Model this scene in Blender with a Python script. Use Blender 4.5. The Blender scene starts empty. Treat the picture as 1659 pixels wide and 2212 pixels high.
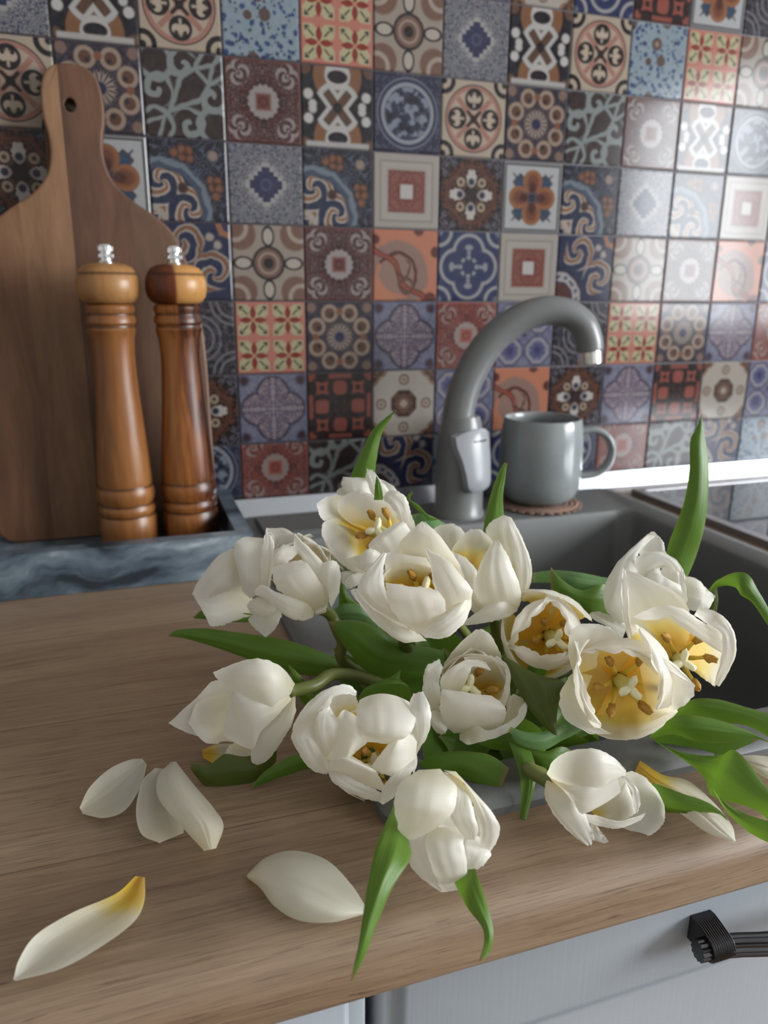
import bpy, bmesh, math, random
from mathutils import Vector, Matrix, noise as mnoise

# ------------------------------------------------------------------ camera
W_PX, H_PX, F_PX = 1659.0, 2212.0, 1662.26
CAM = Vector((0.0352, -0.8282, 1.14))
YAW, PITCH, ROLL = 0.32604, 0.27857, -0.00693
FWD = Vector((math.sin(YAW)*math.cos(PITCH), math.cos(YAW)*math.cos(PITCH), -math.sin(PITCH)))
_r = Vector((math.cos(YAW), -math.sin(YAW), 0)); _d = FWD.cross(_r)
RIGHT = math.cos(ROLL)*_r + math.sin(ROLL)*_d
UP = -(-math.sin(ROLL)*_r + math.cos(ROLL)*_d)
scene = bpy.context.scene
COL = scene.collection
cd = bpy.data.cameras.new('camera'); cam = bpy.data.objects.new('camera', cd); COL.objects.link(cam)
mw = Matrix((RIGHT, UP, -FWD)).transposed().to_4x4(); mw.translation = CAM
cam.matrix_world = mw
cd.sensor_fit = 'HORIZONTAL'; cd.sensor_width = 36.0; cd.lens = F_PX*36.0/W_PX
cd.clip_start = 0.02
cd.dof.use_dof = True; cd.dof.focus_distance = 0.375; cd.dof.aperture_fstop = 12.5
scene.camera = cam

# ------------------------------------------------------------------ light: an overcast sky seen through the kitchen window
WIN = dict(x=2.3, y0=-2.55, y1=-0.75, z0=0.98, z1=2.0)
world = bpy.data.worlds.new('overcast_sky'); scene.world = world; world.use_nodes = True
bg = world.node_tree.nodes['Background']; bg.inputs[0].default_value = (0.92, 0.96, 1.0, 1); bg.inputs[1].default_value = 17.0
pl = bpy.data.lights.new('window_right_offscreen', 'AREA'); pl.shape = 'RECTANGLE'
pl.size = WIN['z1']-WIN['z0']; pl.size_y = WIN['y1']-WIN['y0']; pl.cycles.is_portal = True
po = bpy.data.objects.new('window_right_offscreen', pl); COL.objects.link(po)
po.location = (WIN['x']+0.005, (WIN['y0']+WIN['y1'])/2, (WIN['z0']+WIN['z1'])/2); po.rotation_euler = (0, math.radians(90), 0)
vs = scene.view_settings
vs.view_transform = 'Standard'; vs.look = 'None'; vs.gamma = 1.0; vs.use_curve_mapping = False; vs.exposure = 0.65

# ------------------------------------------------------------------ helpers
def ray(px, py):
    return RIGHT*((px-W_PX/2)/F_PX) - UP*((py-H_PX/2)/F_PX) + FWD
def at(px, py, depth):
    """a point on the pixel's line of sight at a chosen distance from the lens plane"""
    return CAM + ray(px, py)*depth
def on_plane(px, py, p, n):
    d = ray(px, py); t = (p-CAM).dot(n)/d.dot(n); return CAM + d*t
def cz(px, py, z): return on_plane(px, py, Vector((0, 0, z)), Vector((0, 0, 1)))
def cy(px, py, y): return on_plane(px, py, Vector((0, y, 0)), Vector((0, 1, 0)))
def camdir(r, u, t):
    return (RIGHT*r + UP*u - FWD*t).normalized()
def s2l(c):
    return tuple(((v/255.0)/12.92 if v/255.0 <= 0.04045 else ((v/255.0+0.055)/1.055)**2.4) for v in c)
def link(name, me, mat=None, parent=None, origin=None, smooth=True):
    o = bpy.data.objects.new(name, me); COL.objects.link(o)
    if mat is not None and not me.materials: me.materials.append(mat)
    if smooth:
        for p in me.polygons: p.use_smooth = True
    if parent is not None: o.parent = parent
    return o
def mesh(name, verts, faces, mat=None, parent=None, smooth=True, uvs=None, origin=None, sharp=None):
    org = origin if origin is not None else (parent.location if parent is not None and parent.type == 'EMPTY' else Vector((0, 0, 0)))
    me = bpy.data.meshes.new(name)
    me.from_pydata([tuple(Vector(v)-org) for v in verts], [], faces)
    if uvs is not None:
        ul = me.uv_layers.new(name='UVMap')
        for p in me.polygons:
            for li in p.loop_indices: ul.data[li].uv = uvs[me.loops[li].vertex_index]
    me.update()
    o = link(name, me, mat, parent, smooth=smooth)
    if parent is None and origin is not None: o.location = origin
    if sharp:
        me.set_sharp_from_angle(angle=math.radians(sharp))
    return o
def thing(name, label, cat, loc, group=None):
    o = bpy.data.objects.new(name, None); COL.objects.link(o); o.location = loc
    o.empty_display_size = 0.02; o['label'] = label; o['category'] = cat
    if group: o['group'] = group
    return o
def tag(o, label, cat, group=None):
    o['label'] = label; o['category'] = cat
    if group: o['group'] = group
    return o
def structure(o):
    o['kind'] = 'structure'; return o
def box_bm(bm, x0, x1, y0, y1, z0, z1):
    vs_ = [bm.verts.new((x, y, z)) for z in (z0, z1) for y in (y0, y1) for x in (x0, x1)]
    for f in ((0,2,3,1), (4,5,7,6), (0,1,5,4), (2,6,7,3), (0,4,6,2), (1,3,7,5)):
        bm.faces.new([vs_[i] for i in f])
def from_bm(name, bm, mat, parent=None, smooth=False, bevel=0, seg=2, angle=30):
    if bevel:
        bmesh.ops.bevel(bm, geom=[e for e in bm.edges if len(e.link_faces) == 2 and e.calc_face_angle() > math.radians(angle)],
                        offset=bevel, segments=seg, profile=0.5, affect='EDGES', clamp_overlap=True)
    org = parent.location if parent is not None and parent.type == 'EMPTY' else Vector((0, 0, 0))
    bmesh.ops.translate(bm, verts=bm.verts, vec=-org)
    bmesh.ops.recalc_face_normals(bm, faces=bm.faces)
    me = bpy.data.meshes.new(name); bm.to_mesh(me); bm.free()
    o = link(name, me, mat, parent, smooth=smooth)
    if smooth: me.set_sharp_from_angle(angle=math.radians(40))
    return o
def boxes(name, lst, mat, parent=None, bevel=0, seg=2, smooth=False):
    bm = bmesh.new()
    for b in lst: box_bm(bm, *b)
    return from_bm(name, bm, mat, parent, smooth, bevel, seg)
def lathe(name, prof, centre, mat, parent=None, n=48, sharp=50):
    verts, faces = [], []
    for r, z in prof:
        for k in range(n):
            a = 2*math.pi*k/n
            verts.append(Vector((centre[0]+r*math.cos(a), centre[1]+r*math.sin(a), centre[2]+z)))
    m = len(prof)
    for i in range(m-1):
        for k in range(n):
            k2 = (k+1) % n
            faces.append((i*n+k, i*n+k2, (i+1)*n+k2, (i+1)*n+k))
    if prof[0][0] > 1e-5: faces.append(tuple(range(n-1, -1, -1)))
    if prof[-1][0] > 1e-5: faces.append(tuple((m-1)*n+k for k in range(n)))
    return mesh(name, verts, faces, mat, parent, sharp=sharp)
def catmull(pts, n):
    P = [Vector(p) for p in pts]; P = [P[0]*2-P[1]] + P + [P[-1]*2-P[-2]]
    out = []; m = len(P)-3
    for i in range(n+1):
        t = i/n*m; k = min(int(t), m-1); f = t-k
        a, b, c, d = P[k:k+4]
        out.append(0.5*((2*b)+(c-a)*f+(2*a-5*b+4*c-d)*f*f+(3*b-a-3*c+d)*f**3))
    return out
def lerp_knots(kn, t):
    """smooth interpolation through (t, value) knots"""
    if t <= kn[0][0]: return kn[0][1]
    for i in range(len(kn)-1):
        if t <= kn[i+1][0]:
            t0, v0 = kn[i]; t1, v1 = kn[i+1]
            def slope(j):
                if j <= 0: return (kn[1][1]-kn[0][1])/(kn[1][0]-kn[0][0])
                if j >= len(kn)-1: return (kn[-1][1]-kn[-2][1])/(kn[-1][0]-kn[-2][0])
                return (kn[j+1][1]-kn[j-1][1])/(kn[j+1][0]-kn[j-1][0])
            h = t1-t0; s = (t-t0)/h; m0, m1 = slope(i)*h, slope(i+1)*h
            return (2*s**3-3*s*s+1)*v0+(s**3-2*s*s+s)*m0+(-2*s**3+3*s*s)*v1+(s**3-s*s)*m1
    return kn[-1][1]
def tube(name, pts, radii, mat, parent=None, n=14, cap=True, sharp=None, flute=0, flute_amp=0.0):
    verts, faces = [], []
    N = len(pts); up = Vector((0.13, 0.21, 0.97)); prev = None
    for i, p in enumerate(pts):
        t = (pts[min(i+1, N-1)]-pts[max(i-1, 0)]).normalized()
        if prev is None: s = t.cross(up).normalized()
        else: s = (prev-t*prev.dot(t)).normalized()
        prev = s; b = t.cross(s)
        for k in range(n):
            a = 2*math.pi*k/n; rr = radii[i] if hasattr(radii, '__len__') else radii
            if flute: rr *= 1+flute_amp*math.cos(flute*a)
            verts.append(p+s*rr*math.cos(a)+b*rr*math.sin(a))
    for i in range(N-1):
        for k in range(n):
            k2 = (k+1) % n; faces.append((i*n+k, i*n+k2, (i+1)*n+k2, (i+1)*n+k))
    if cap: faces += [tuple(range(n-1, -1, -1)), tuple((N-1)*n+k for k in range(n))]
    return mesh(name, verts, faces, mat, parent, sharp=sharp)

# ------------------------------------------------------------------ node shorthand
class X:
    """a scalar socket of a material with arithmetic written as python"""
    def __init__(s, g, k): s.g, s.k = g, k
    def _b(s, o, op, rev=False):
        a, b = (o, s) if rev else (s, o); return s.g.m(op, a, b)
    def __add__(s, o): return s._b(o, 'ADD')
    def __radd__(s, o): return s._b(o, 'ADD', True)
    def __sub__(s, o): return s._b(o, 'SUBTRACT')
    def __rsub__(s, o): return s._b(o, 'SUBTRACT', True)
    def __mul__(s, o): return s._b(o, 'MULTIPLY')
    def __rmul__(s, o): return s._b(o, 'MULTIPLY', True)
    def __truediv__(s, o): return s._b(o, 'DIVIDE')
    def __neg__(s): return s._b(-1.0, 'MULTIPLY')
    def __abs__(s): return s.g.m('ABSOLUTE', s)
class G:
    def __init__(g, name):
        g.mat = bpy.data.materials.new(name); g.mat.use_nodes = True
        g.nt = g.mat.node_tree; g.N = g.nt.nodes; g.L = g.nt.links
        g.bsdf = g.N['Principled BSDF']; g.out = g.N['Material Output']
    def put(g, sock, v):
        if isinstance(v, X): g.L.new(v.k, sock)
        elif isinstance(v, bpy.types.NodeSocket): g.L.new(v, sock)
        else: sock.default_value = v
    def m(g, op, a, b=None, c=None):
        n = g.N.new('ShaderNodeMath'); n.operation = op
        for i, v in enumerate((a, b, c)):
            if v is not None: g.put(n.inputs[i], v)
        return X(g, n.outputs[0])
    def mn(g, *a):
        r = a[0]
        for b in a[1:]: r = g.m('MINIMUM', r, b)
        return r
    def mx(g, *a):
        r = a[0]
        for b in a[1:]: r = g.m('MAXIMUM', r, b)
        return r
    def ln(g, a, b): return g.m('SQRT', a*a+b*b)
    def d(g, u, v, cx, cy_): return g.ln(u-cx, v-cy_)
    def ss(g, x, e0, e1):
        n = g.N.new('ShaderNodeMapRange'); n.interpolation_type = 'SMOOTHSTEP'
        g.put(n.inputs[0], x); n.inputs[1].default_value = e0; n.inputs[2].default_value = e1
        n.inputs[3].default_value = 0; n.inputs[4].default_value = 1
        return X(g, n.outputs[0])
    def lt(g, x, e, w=0.03): return 1.0-g.ss(x, e-w, e+w)
    def gt(g, x, e, w=0.03): return g.ss(x, e-w, e+w)
    def band(g, x, c, hw, w=0.025): return g.lt(abs(x-c), hw, w)
    def vec(g, x, y, z=0.0):
        n = g.N.new('ShaderNodeCombineXYZ')
        for i, v in enumerate((x, y, z)): g.put(n.inputs[i], v)
        return n.outputs[0]
    def noise(g, vec, scale, detail=2.0, rough=0.5, dist=0.0, color=False):
        n = g.N.new('ShaderNodeTexNoise'); g.put(n.inputs['Vector'], vec)
        n.inputs['Scale'].default_value = scale; n.inputs['Detail'].default_value = detail
        n.inputs['Roughness'].default_value = rough; n.inputs['Distortion'].default_value = dist
        return n.outputs['Color'] if color else X(g, n.outputs[0])
    def voro(g, vec, scale, feat='F1', rnd=1.0):
        n = g.N.new('ShaderNodeTexVoronoi'); n.feature = feat; g.put(n.inputs['Vector'], vec)
        n.inputs['Scale'].default_value = scale; n.inputs['Randomness'].default_value = rnd
        return X(g, n.outputs['Distance']), n.outputs['Color'] if feat != 'DISTANCE_TO_EDGE' else None
    def coord(g, kind='Object'):
        n = g.N.new('ShaderNodeTexCoord'); return n.outputs[kind]
    def xyz(g, v):
        n = g.N.new('ShaderNodeSeparateXYZ'); g.L.new(v, n.inputs[0])
        return [X(g, o) for o in n.outputs]
    def mix(g, a, b, f):
        n = g.N.new('ShaderNodeMix'); n.data_type = 'RGBA'
        for sock, v in ((n.inputs[0], f), (n.inputs[6], a), (n.inputs[7], b)):
            if isinstance(v, tuple): v = (*v[:3], 1.0)
            g.put(sock, v)
        return n.outputs[2]
    def ramp(g, x, stops):
        n = g.N.new('ShaderNodeValToRGB'); g.put(n.inputs[0], x); cr = n.color_ramp
        while len(cr.elements) < len(stops): cr.elements.new(0.5)
        for e, (p, c) in zip(cr.elements, stops): e.position = p; e.color = (*c, 1)
        return n.outputs[0]
    def bump(g, h, strength=0.3, dist=0.001):
        n = g.N.new('ShaderNodeBump'); n.inputs['Strength'].default_value = strength; n.inputs['Distance'].default_value = dist
        g.put(n.inputs['Height'], h); g.L.new(n.outputs[0], g.bsdf.inputs['Normal']); return n
    def fin(g, col=None, rough=None, metal=None, coat=None, spec=None):
        b = g.bsdf.inputs
        if col is not None: g.put(b['Base Color'], (*col, 1.0) if isinstance(col, tuple) else col)
        if rough is not None: g.put(b['Roughness'], rough)
        if metal is not None: b['Metallic'].default_value = metal
        if coat is not None: b['Coat Weight'].default_value = coat; b['Coat Roughness'].default_value = 0.06
        if spec is not None: b['Specular IOR Level'].default_value = spec
        return g.mat
def plain(name, rgb, rough=0.5, metal=0.0, nscale=30.0, namp=0.06, bump=0.05):
    g = G(name); c = g.coord(); n = g.noise(c, nscale, 3.0)
    lo = tuple(v*(1-namp) for v in rgb); hi = tuple(min(1, v*(1+namp)) for v in rgb)
    col = g.mix(lo, hi, n)
    if bump: g.bump(g.noise(c, nscale*6, 2.0), bump, 0.0005)
    return g.fin(col, rough, metal)

# ------------------------------------------------------------------ materials of the setting
M = {}
M['paint'] = plain('wall_paint', (0.50, 0.49, 0.47), 0.7)
M['ceiling'] = plain('ceiling_paint', (0.52, 0.52, 0.52), 0.8)
M['grout'] = plain('grout', s2l((52, 44, 50)), 0.45)
M['skirt'] = plain('satin_aluminium', (0.44, 0.46, 0.49), 0.22, 1.0, 60, 0.03, 0.02)
M['cabinet'] = None
def floor_mat():
    g = G('floor_laminate'); x, y, z = g.xyz(g.coord())
    n = g.noise(g.vec(x*2.0, y*24.0, 0.0), 2.0, 4.0)
    return g.fin(g.ramp(n, [(0.3, (0.20, 0.13, 0.08)), (0.7, (0.34, 0.23, 0.15))]), 0.4)
M['floor'] = floor_mat()
def counter_mat():
    g = G('oak_laminate'); c = g.coord(); x, y, z = g.xyz(c)
    yy = y+z*0.8                                     # the grain wraps round the rounded front edge
    plank = g.m('FLOOR', yy*8.2+0.35)
    ptone = g.noise(g.vec(plank*3.7, g.m('FLOOR', x*1.1+plank*0.37), 3.0), 1.7, 0.0)
    warp = g.noise(g.vec(x*2.2, yy*7.0, plank*2.0), 1.0, 3.0)
    grain = g.noise(g.vec(x*3.0, yy*95.0+warp*9.0, plank*5.0), 1.0, 6.0, 0.62)
    fine = g.noise(g.vec(x*11.0, yy*430.0+warp*14.0, plank), 1.0, 6.0, 0.75)
    broad = g.noise(g.vec(x*1.6, yy*16.0+warp*3.0, plank*7.0), 1.0, 3.0)
    t = grain*0.40+broad*0.38+fine*0.52-0.16+(ptone-0.5)*0.32
    pores = g.gt(g.noise(g.vec(x*34.0, yy*1500.0+warp*30.0, 4.0), 1.0, 2.0, 0.6), 0.60, 0.05)
    col = g.ramp(t, [(0.24, s2l((92, 72, 55))), (0.45, s2l((131, 108, 86))), (0.60, s2l((150, 128, 104))), (0.80, s2l((170, 149, 125)))])
    seam = g.band(g.m('FRACT', yy*8.2+0.35), 0.004, 0.004, 0.006)
    crack = g.gt(g.noise(g.vec(x*26.0, yy*330.0+warp*20.0, 9.0), 1.0, 4.0, 0.7), 0.66, 0.03)
    knots, _ = g.voro(g.vec(x*3.1+warp*0.3, yy*9.0, 1.0), 1.0)
    col = g.mix(col, s2l((62, 43, 33)), g.mx(seam*0.7, crack*0.6, pores*0.45, g.lt(knots, 0.10, 0.06)*0.4))
    g.bump(fine*0.6+grain*0.4-crack*0.8, 0.25, 0.0004)
    return g.fin(g.mix(col, (0.02, 0.016, 0.012), 0.04), g.m('ADD', 0.34, fine*0.16))
M['counter'] = counter_mat()
def sink_mat():
    g = G('grey_granite_composite'); c = g.coord()
    sp = g.noise(c, 900.0, 2.0); bl = g.noise(c, 14.0, 3.0)
    col = g.mix(s2l((84, 86, 84)), s2l((104, 105, 103)), sp*0.6+bl*0.4)
    g.bump(sp, 0.12, 0.0003); return g.fin(col, 0.42)
M['sink'] = sink_mat()
M['faucet'] = plain('grey_lacquer', s2l((112, 113, 112)), 0.30, 0, 80, 0.03, 0.02)
M['lever'] = plain('pale_grey_lacquer', s2l((150, 152, 156)), 0.28, 0, 80, 0.03, 0.02)
M['chrome'] = plain('chrome', (0.86, 0.87, 0.88), 0.07, 1.0, 40, 0.02, 0.0)
M['black_glass'] = plain('black_glass', (0.006, 0.006, 0.008), 0.03, 0, 20, 0.1, 0.0)
M['steel'] = plain('brushed_steel', (0.30, 0.29, 0.30), 0.28, 0.9, 60, 0.05, 0.03)
M['pewter'] = plain('black_nickel', (0.075, 0.073, 0.076), 0.26, 0.85, 60, 0.1, 0.03)
M['dark'] = plain('dark_print', (0.008, 0.007, 0.006), 0.95)
M['dark'].node_tree.nodes['Principled BSDF'].inputs['Specular IOR Level'].default_value = 0.05
def cab_mat():
    g = G('painted_ash'); x, y, z = g.xyz(g.coord())
    n = g.noise(g.vec(x*420.0, y*100.0, z*16.0), 1.0, 3.0); b = g.noise(g.vec(x, y, z), 6.0, 2.0)
    col = g.mix((0.31, 0.345, 0.38), (0.355, 0.39, 0.425), b); g.bump(n, 0.18, 0.0004)
    return g.fin(col, 0.36)
M['cabinet'] = cab_mat()
def marble_mat():
    g = G('grey_blue_marble'); c = g.coord(); x, y, z = g.xyz(c)
    w = g.noise(c, 9.0, 4.0, 0.55)
    v = g.noise(g.vec(x*5.0+z*12.0+w*1.6, y*9.0, z*30.0-x*7.0+w*2.4), 1.0, 4.0, 0.5)
    f = g.noise(g.vec(x*24.0+z*30.0, y*30.0, z*90.0-x*22.0+w*8.0), 1.0, 4.0, 0.6)
    col = g.ramp(v*0.72+f*0.28, [(0.40, s2l((40, 48, 56))), (0.48, s2l((84, 97, 108))), (0.56, s2l((112, 125, 134))), (0.66, s2l((186, 193, 198)))])
    return g.fin(g.mix(col, (0.02, 0.025, 0.03), 0.12), 0.32)
M['marble'] = marble_mat()
def wood_mat(name, stops, sx=1.0, off=(0, 0, 0), split=None, rough=0.42, rings=26.0, burnt=()):
    g = G(name); c = g.coord(); x, y, z = g.xyz(c); z_raw = z
    x = x+off[0]; y = y+off[1]; z = z+off[2]
    w = g.noise(g.vec(x*9.0, y*9.0, z*2.2), 1.0, 3.0)
    band = g.noise(g.vec(x*rings*sx+w*2.4, y*rings*sx, z*1.6), 1.0, 3.0, 0.55)
    fine = g.noise(g.vec(x*260.0+w*14.0, y*260.0, z*12.0), 1.0, 3.0, 0.6)
    t = band*0.8+fine*0.28-0.04
    col = g.ramp(t, stops)
    if split:
        e = x*split[0]+y*split[1]+z*split[2]+(w-0.5)*split[4]
        col = g.mix(col, split[5], g.gt(e, split[3], 0.002)*(0.72+fine*0.5))
    for b in burnt: col = g.mix(col, s2l((46, 22, 10)), g.band(z_raw, b, 0.0010, 0.0012)*0.8)     # burnt grooves of the turning
    g.bump(fine, 0.10, 0.0003)
    return g.fin(g.mix(col, (0.012, 0.008, 0.005), 0.04), rough, spec=0.4)
M['mango'] = [wood_mat('board_wood_%d' % i, [(0.25, s2l(a)), (0.5, s2l(b)), (0.75, s2l(c))], 0.8, (i*0.31, 0.2, i*0.17), None, 0.55)
              for i, (a, b, c) in enumerate([((62, 40, 26), (102, 70, 48), (134, 98, 70)), ((82, 57, 39), (122, 89, 63), (148, 113, 84)),
                                             ((46, 30, 21), (86, 58, 42), (118, 85, 63)), ((60, 41, 31), (98, 71, 53), (128, 97, 75))])]
M['mill_pale'] = wood_mat('mill_wood_pale', [(0.28, s2l((104, 66, 34))), (0.5, s2l((152, 108, 64))), (0.72, s2l((178, 136, 88)))], 0.5, (0.1, 0, 0), None, 0.34, burnt=(0.2432,))
M['mill_brown'] = wood_mat('mill_wood_brown', [(0.28, s2l((84, 48, 22))), (0.5, s2l((132, 84, 44))), (0.72, s2l((164, 114, 64)))], 0.6, (0.5, 0.3, 0.2), None, 0.34, burnt=(0.031, 0.041, 0.0578, 0.1995, 0.2098))
M['mill_split'] = wood_mat('mill_wood_two_tone', [(0.28, s2l((48, 20, 10))), (0.5, s2l((82, 38, 18))), (0.72, s2l((120, 62, 30)))], 0.6, (0.2, 0.9, 0.1),
                           (1.0, 0.1, 0.0, 0.2855, 0.006, s2l((182, 132, 74))), 0.34, burnt=(0.2432,))
M['mill_streak'] = wood_mat('mill_wood_streaked', [(0.40, s2l((42, 20, 11))), (0.46, s2l((104, 56, 25))), (0.55, s2l((150, 94, 46))), (0.70, s2l((180, 124, 68)))], 0.75, (0.32, 0.71, 0.43), None, 0.34, 30.0, burnt=(0.031, 0.041, 0.0578, 0.1995, 0.2098))
def mug_mat():
    g = G('grey_stoneware_glaze'); c = g.coord(); n = g.noise(c, 26.0, 4.0); sp, _ = g.voro(c, 130.0)
    col = g.mix(s2l((118, 122, 122)), s2l((146, 150, 150)), n)
    col = g.mix(col, s2l((86, 86, 82)), g.lt(sp, 0.10, 0.05)*0.5)
    return g.fin(col, 0.2)
M['mug'] = mug_mat()
M['crochet'] = plain('jute_cord', s2l((140, 112, 98)), 0.85, 0, 400, 0.3, 0.3)

# ------------------------------------------------------------------ room shell
ZC = 0.90                                            # worktop height
structure(boxes('floor', [(-1.8, 2.5, -3.2, 0.2, -0.1, 0.0)], M['floor']))
structure(boxes('ceiling', [(-1.8, 2.5, -3.2, 0.2, 2.5, 2.6)], M['ceiling']))
structure(boxes('wall_left', [(-1.8, -1.7, -3.2, 0.2, 0, 2.5)], M['paint']))
structure(boxes('wall_front', [(-1.7, 2.3, -3.2, -3.1, 0, 2.5)], M['paint']))
w = WIN
structure(boxes('wall_right', [(2.3, 2.45, -3.1, w['y0'], 0, 2.5), (2.3, 2.45, w['y1'], 0.0, 0, 2.5),
                               (2.3, 2.45, w['y0'], w['y1'], 0, w['z0']), (2.3, 2.45, w['y0'], w['y1'], w['z1'], 2.5)], M['paint']))
fr = M['ceiling']
win = structure(boxes('window_1', [(2.34, 2.40, w['y0'], w['y1'], w['z0'], w['z0']+0.05), (2.34, 2.40, w['y0'], w['y1'], w['z1']-0.05, w['z1']),
                         (2.34, 2.40, w['y0'], w['y0']+0.05, w['z0']+0.05, w['z1']-0.05), (2.34, 2.40, w['y1']-0.05, w['y1'], w['z0']+0.05, w['z1']-0.05),
                         (2.345, 2.395, (w['y0']+w['y1'])/2-0.035, (w['y0']+w['y1'])/2+0.035, w['z0']+0.05, w['z1']-0.05)], fr))
wall = structure(boxes('wall_back', [(-1.7, 2.3, 0.0005, 0.12, 0.0, 2.5)], M['paint']))

# ------------------------------------------------------------------ splashback tiles
PITCH_T = 0.075; H0 = 1.13
ALB = 0.49
def C_(*rgb): return tuple(min(0.9, ALB*1.12*v**1.22) for v in s2l(rgb))
def tile_graph(name):
    g = G('tile_'+name)
    n = g.N.new('ShaderNodeUVMap'); x, y, z = g.xyz(n.outputs[0])
    u, v = x*2.0-1.0, y*2.0-1.0
    return g, u, v
def tile_fin(g, col):
    n = g.noise(g.coord('Object'), 160.0, 2.0)
    col = g.mix(col, g.mix(col, (0.16, 0.14, 0.145), 0.35), n*0.5)
    return g.fin(col, 0.12, None, None, 0.28)
def fold(g, u, v): return abs(u), abs(v)
def scroll(g, u, v, seed, scale, k, thr=0.0, w=0.25, detail=1.0):
    """interlaced ornament: a banded noise"""
    n = g.noise(g.vec(u, v, float(seed)), scale, detail)
    return g.gt(g.m('SINE', n*k), thr, w)
def T_rings():
    g, u, v = tile_graph('rings'); a, b = fold(g, u, v); r = g.ln(u, v)
    col = C_(176, 164, 152)
    dc = g.d(a, b, 0.76, 0.76)
    col = g.mix(col, C_(140, 110, 94), g.lt(dc, 0.42))
    col = g.mix(col, C_(186, 172, 160), g.band(g.d(a, b, 0.92, 0.92), 0.32, 0.06))
    mxn, mnn = g.mx(a, b), g.mn(a, b)
    e = g.ln((mxn-0.71)/0.29, mnn/0.18)
    col = g.mix(col, C_(52, 44, 42), g.lt(e, 1.0, 0.05)); col = g.mix(col, C_(196, 188, 176), g.lt(e, 0.72, 0.06))
    for rad, c in ((0.46, (46, 40, 38)), (0.39, (140, 112, 98)), (0.30, (178, 160, 148)), (0.235, (134, 106, 92)), (0.14, (34, 28, 28))):
        col = g.mix(col, C_(*c), g.lt(r, rad, 0.02))
    return tile_fin(g, col)
def T_medal(name, bgc, dk, ring, inner):
    g, u, v = tile_graph(name); a, b = fold(g, u, v); r = g.ln(u, v); ang = g.m('ARCTAN2', v, u)
    p, q = g.mx(a, b), g.mn(a, b)
    col = g.mix(C_(*bgc), C_(*dk), scroll(g, p, q, 3, 5.0, 26.0, 0.1, 0.4))
    col = g.mix(col, C_(*ring), scroll(g, p, q, 8, 7.0, 30.0, 0.86, 0.1)*0.45*g.gt(r, 0.5))
    dc = g.d(p, q, 0.70, 0.62); dcc = g.ln(dc, 0.0)
    fl = g.gt(g.m('SINE', dc*26.0+g.m('ARCTAN2', q-0.62, p-0.70)*3.0), 0.1, 0.3)*g.lt(dc, 0.27)
    col = g.mix(col, C_(*ring), fl*0.85)
    rr = r+g.m('COSINE', ang*16.0)*0.02
    col = g.mix(col, C_(*dk), g.lt(rr, 0.46)); col = g.mix(col, C_(*ring), g.lt(rr, 0.41)); col = g.mix(col, C_(*inner), g.lt(p, 0.2, 0.05))
    col = g.mix(col, C_(*dk), g.lt(abs(r-0.1), 0.03)*0.7)
    col = g.mix(col, C_(*inner), g.gt(p, 0.94)*0.6)
    return tile_fin(g, col)
def T_moth():
    g, u, v = tile_graph('moth'); a, b = fold(g, u, v); r = g.ln(u, v)
    col = g.mix(C_(34, 32, 38), C_(150, 110, 78), g.band(g.d(a, b, 0.0, 0.78), 0.52, 0.16)*g.lt(a, 0.72))
    col = g.mix(col, C_(206, 200, 196), g.lt(g.d(a, b, 0.0, 0.80), 0.36)); col = g.mix(col, C_(36, 34, 40), g.lt(g.ln(a*0.9, (b-0.76)*1.6), 0.26))
    w_ = abs(a-b*0.85)
    col = g.mix(col, C_(200, 198, 194), g.lt(w_, 0.30)*g.lt(r, 0.66)); col = g.mix(col, C_(112, 86, 66), g.lt(w_, 0.15)*g.lt(r, 0.52)); col = g.mix(col, C_(30, 28, 30), g.lt(r, 0.13))
    col = g.mix(col, C_(210, 206, 202), g.lt(g.d(a, b, 0.82, 0.30), 0.13)); col = g.mix(col, C_(206, 202, 198), g.lt(g.d(a, b, 0.70, 0.06), 0.11))
    col = g.mix(col, C_(40, 42, 54), g.lt(g.d(a, b, 0.92, 0.62), 0.20)); col = g.mix(col, C_(120, 92, 74), g.lt(g.d(a, b, 0.92, 0.95), 0.18))
    col = g.mix(col, C_(196, 192, 188), g.gt(-v, 0.86+0.0)*g.lt(a, 0.9))
    return tile_fin(g, col)
def T_hearts():
    g, u, v = tile_graph('hearts'); a, b = fold(g, u, v); r = g.ln(u, v); p, q = g.mx(a, b), g.mn(a, b)
    col = C_(196, 182, 164)
    cr = g.d(a, b, 0.95, 0.95)
    col = g.mix(col, C_(40, 34, 34), g.gt(g.m('SINE', cr*24.0+1.0), 0.0, 0.3)*g.lt(cr, 0.42))
    col = g.mix(col, C_(48, 38, 38), g.lt(r, 0.90, 0.015)); col = g.mix(col, C_(186, 142, 128), g.lt(r, 0.87, 0.015)); col = g.mix(col, C_(200, 182, 166), g.lt(r, 0.76, 0.02))
    col = g.mix(col, C_(184, 140, 124), g.lt(abs(a-b), 0.10)*g.lt(r, 0.74))
    dh = g.d(p, q, 0.52, 0.0)
    col = g.mix(col, C_(40, 33, 33), g.lt(dh, 0.29, 0.02)); col = g.mix(col, C_(206, 190, 172), g.lt(g.d(p, q, 0.54, 0.10), 0.115, 0.02))
    col = g.mix(col, C_(206, 190, 172), g.lt(q, 0.03)*g.band(p, 0.50, 0.2)); col = g.mix(col, C_(40, 33, 33), g.lt(g.d(p, q, 0.62, 0.11), 0.05, 0.02))
    col = g.mix(col, C_(38, 32, 32), g.lt(abs(a-b), 0.06+0.0)*g.lt(r, 0.30)); col = g.mix(col, C_(38, 32, 32), g.lt(r, 0.11))
    return tile_fin(g, col)
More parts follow.
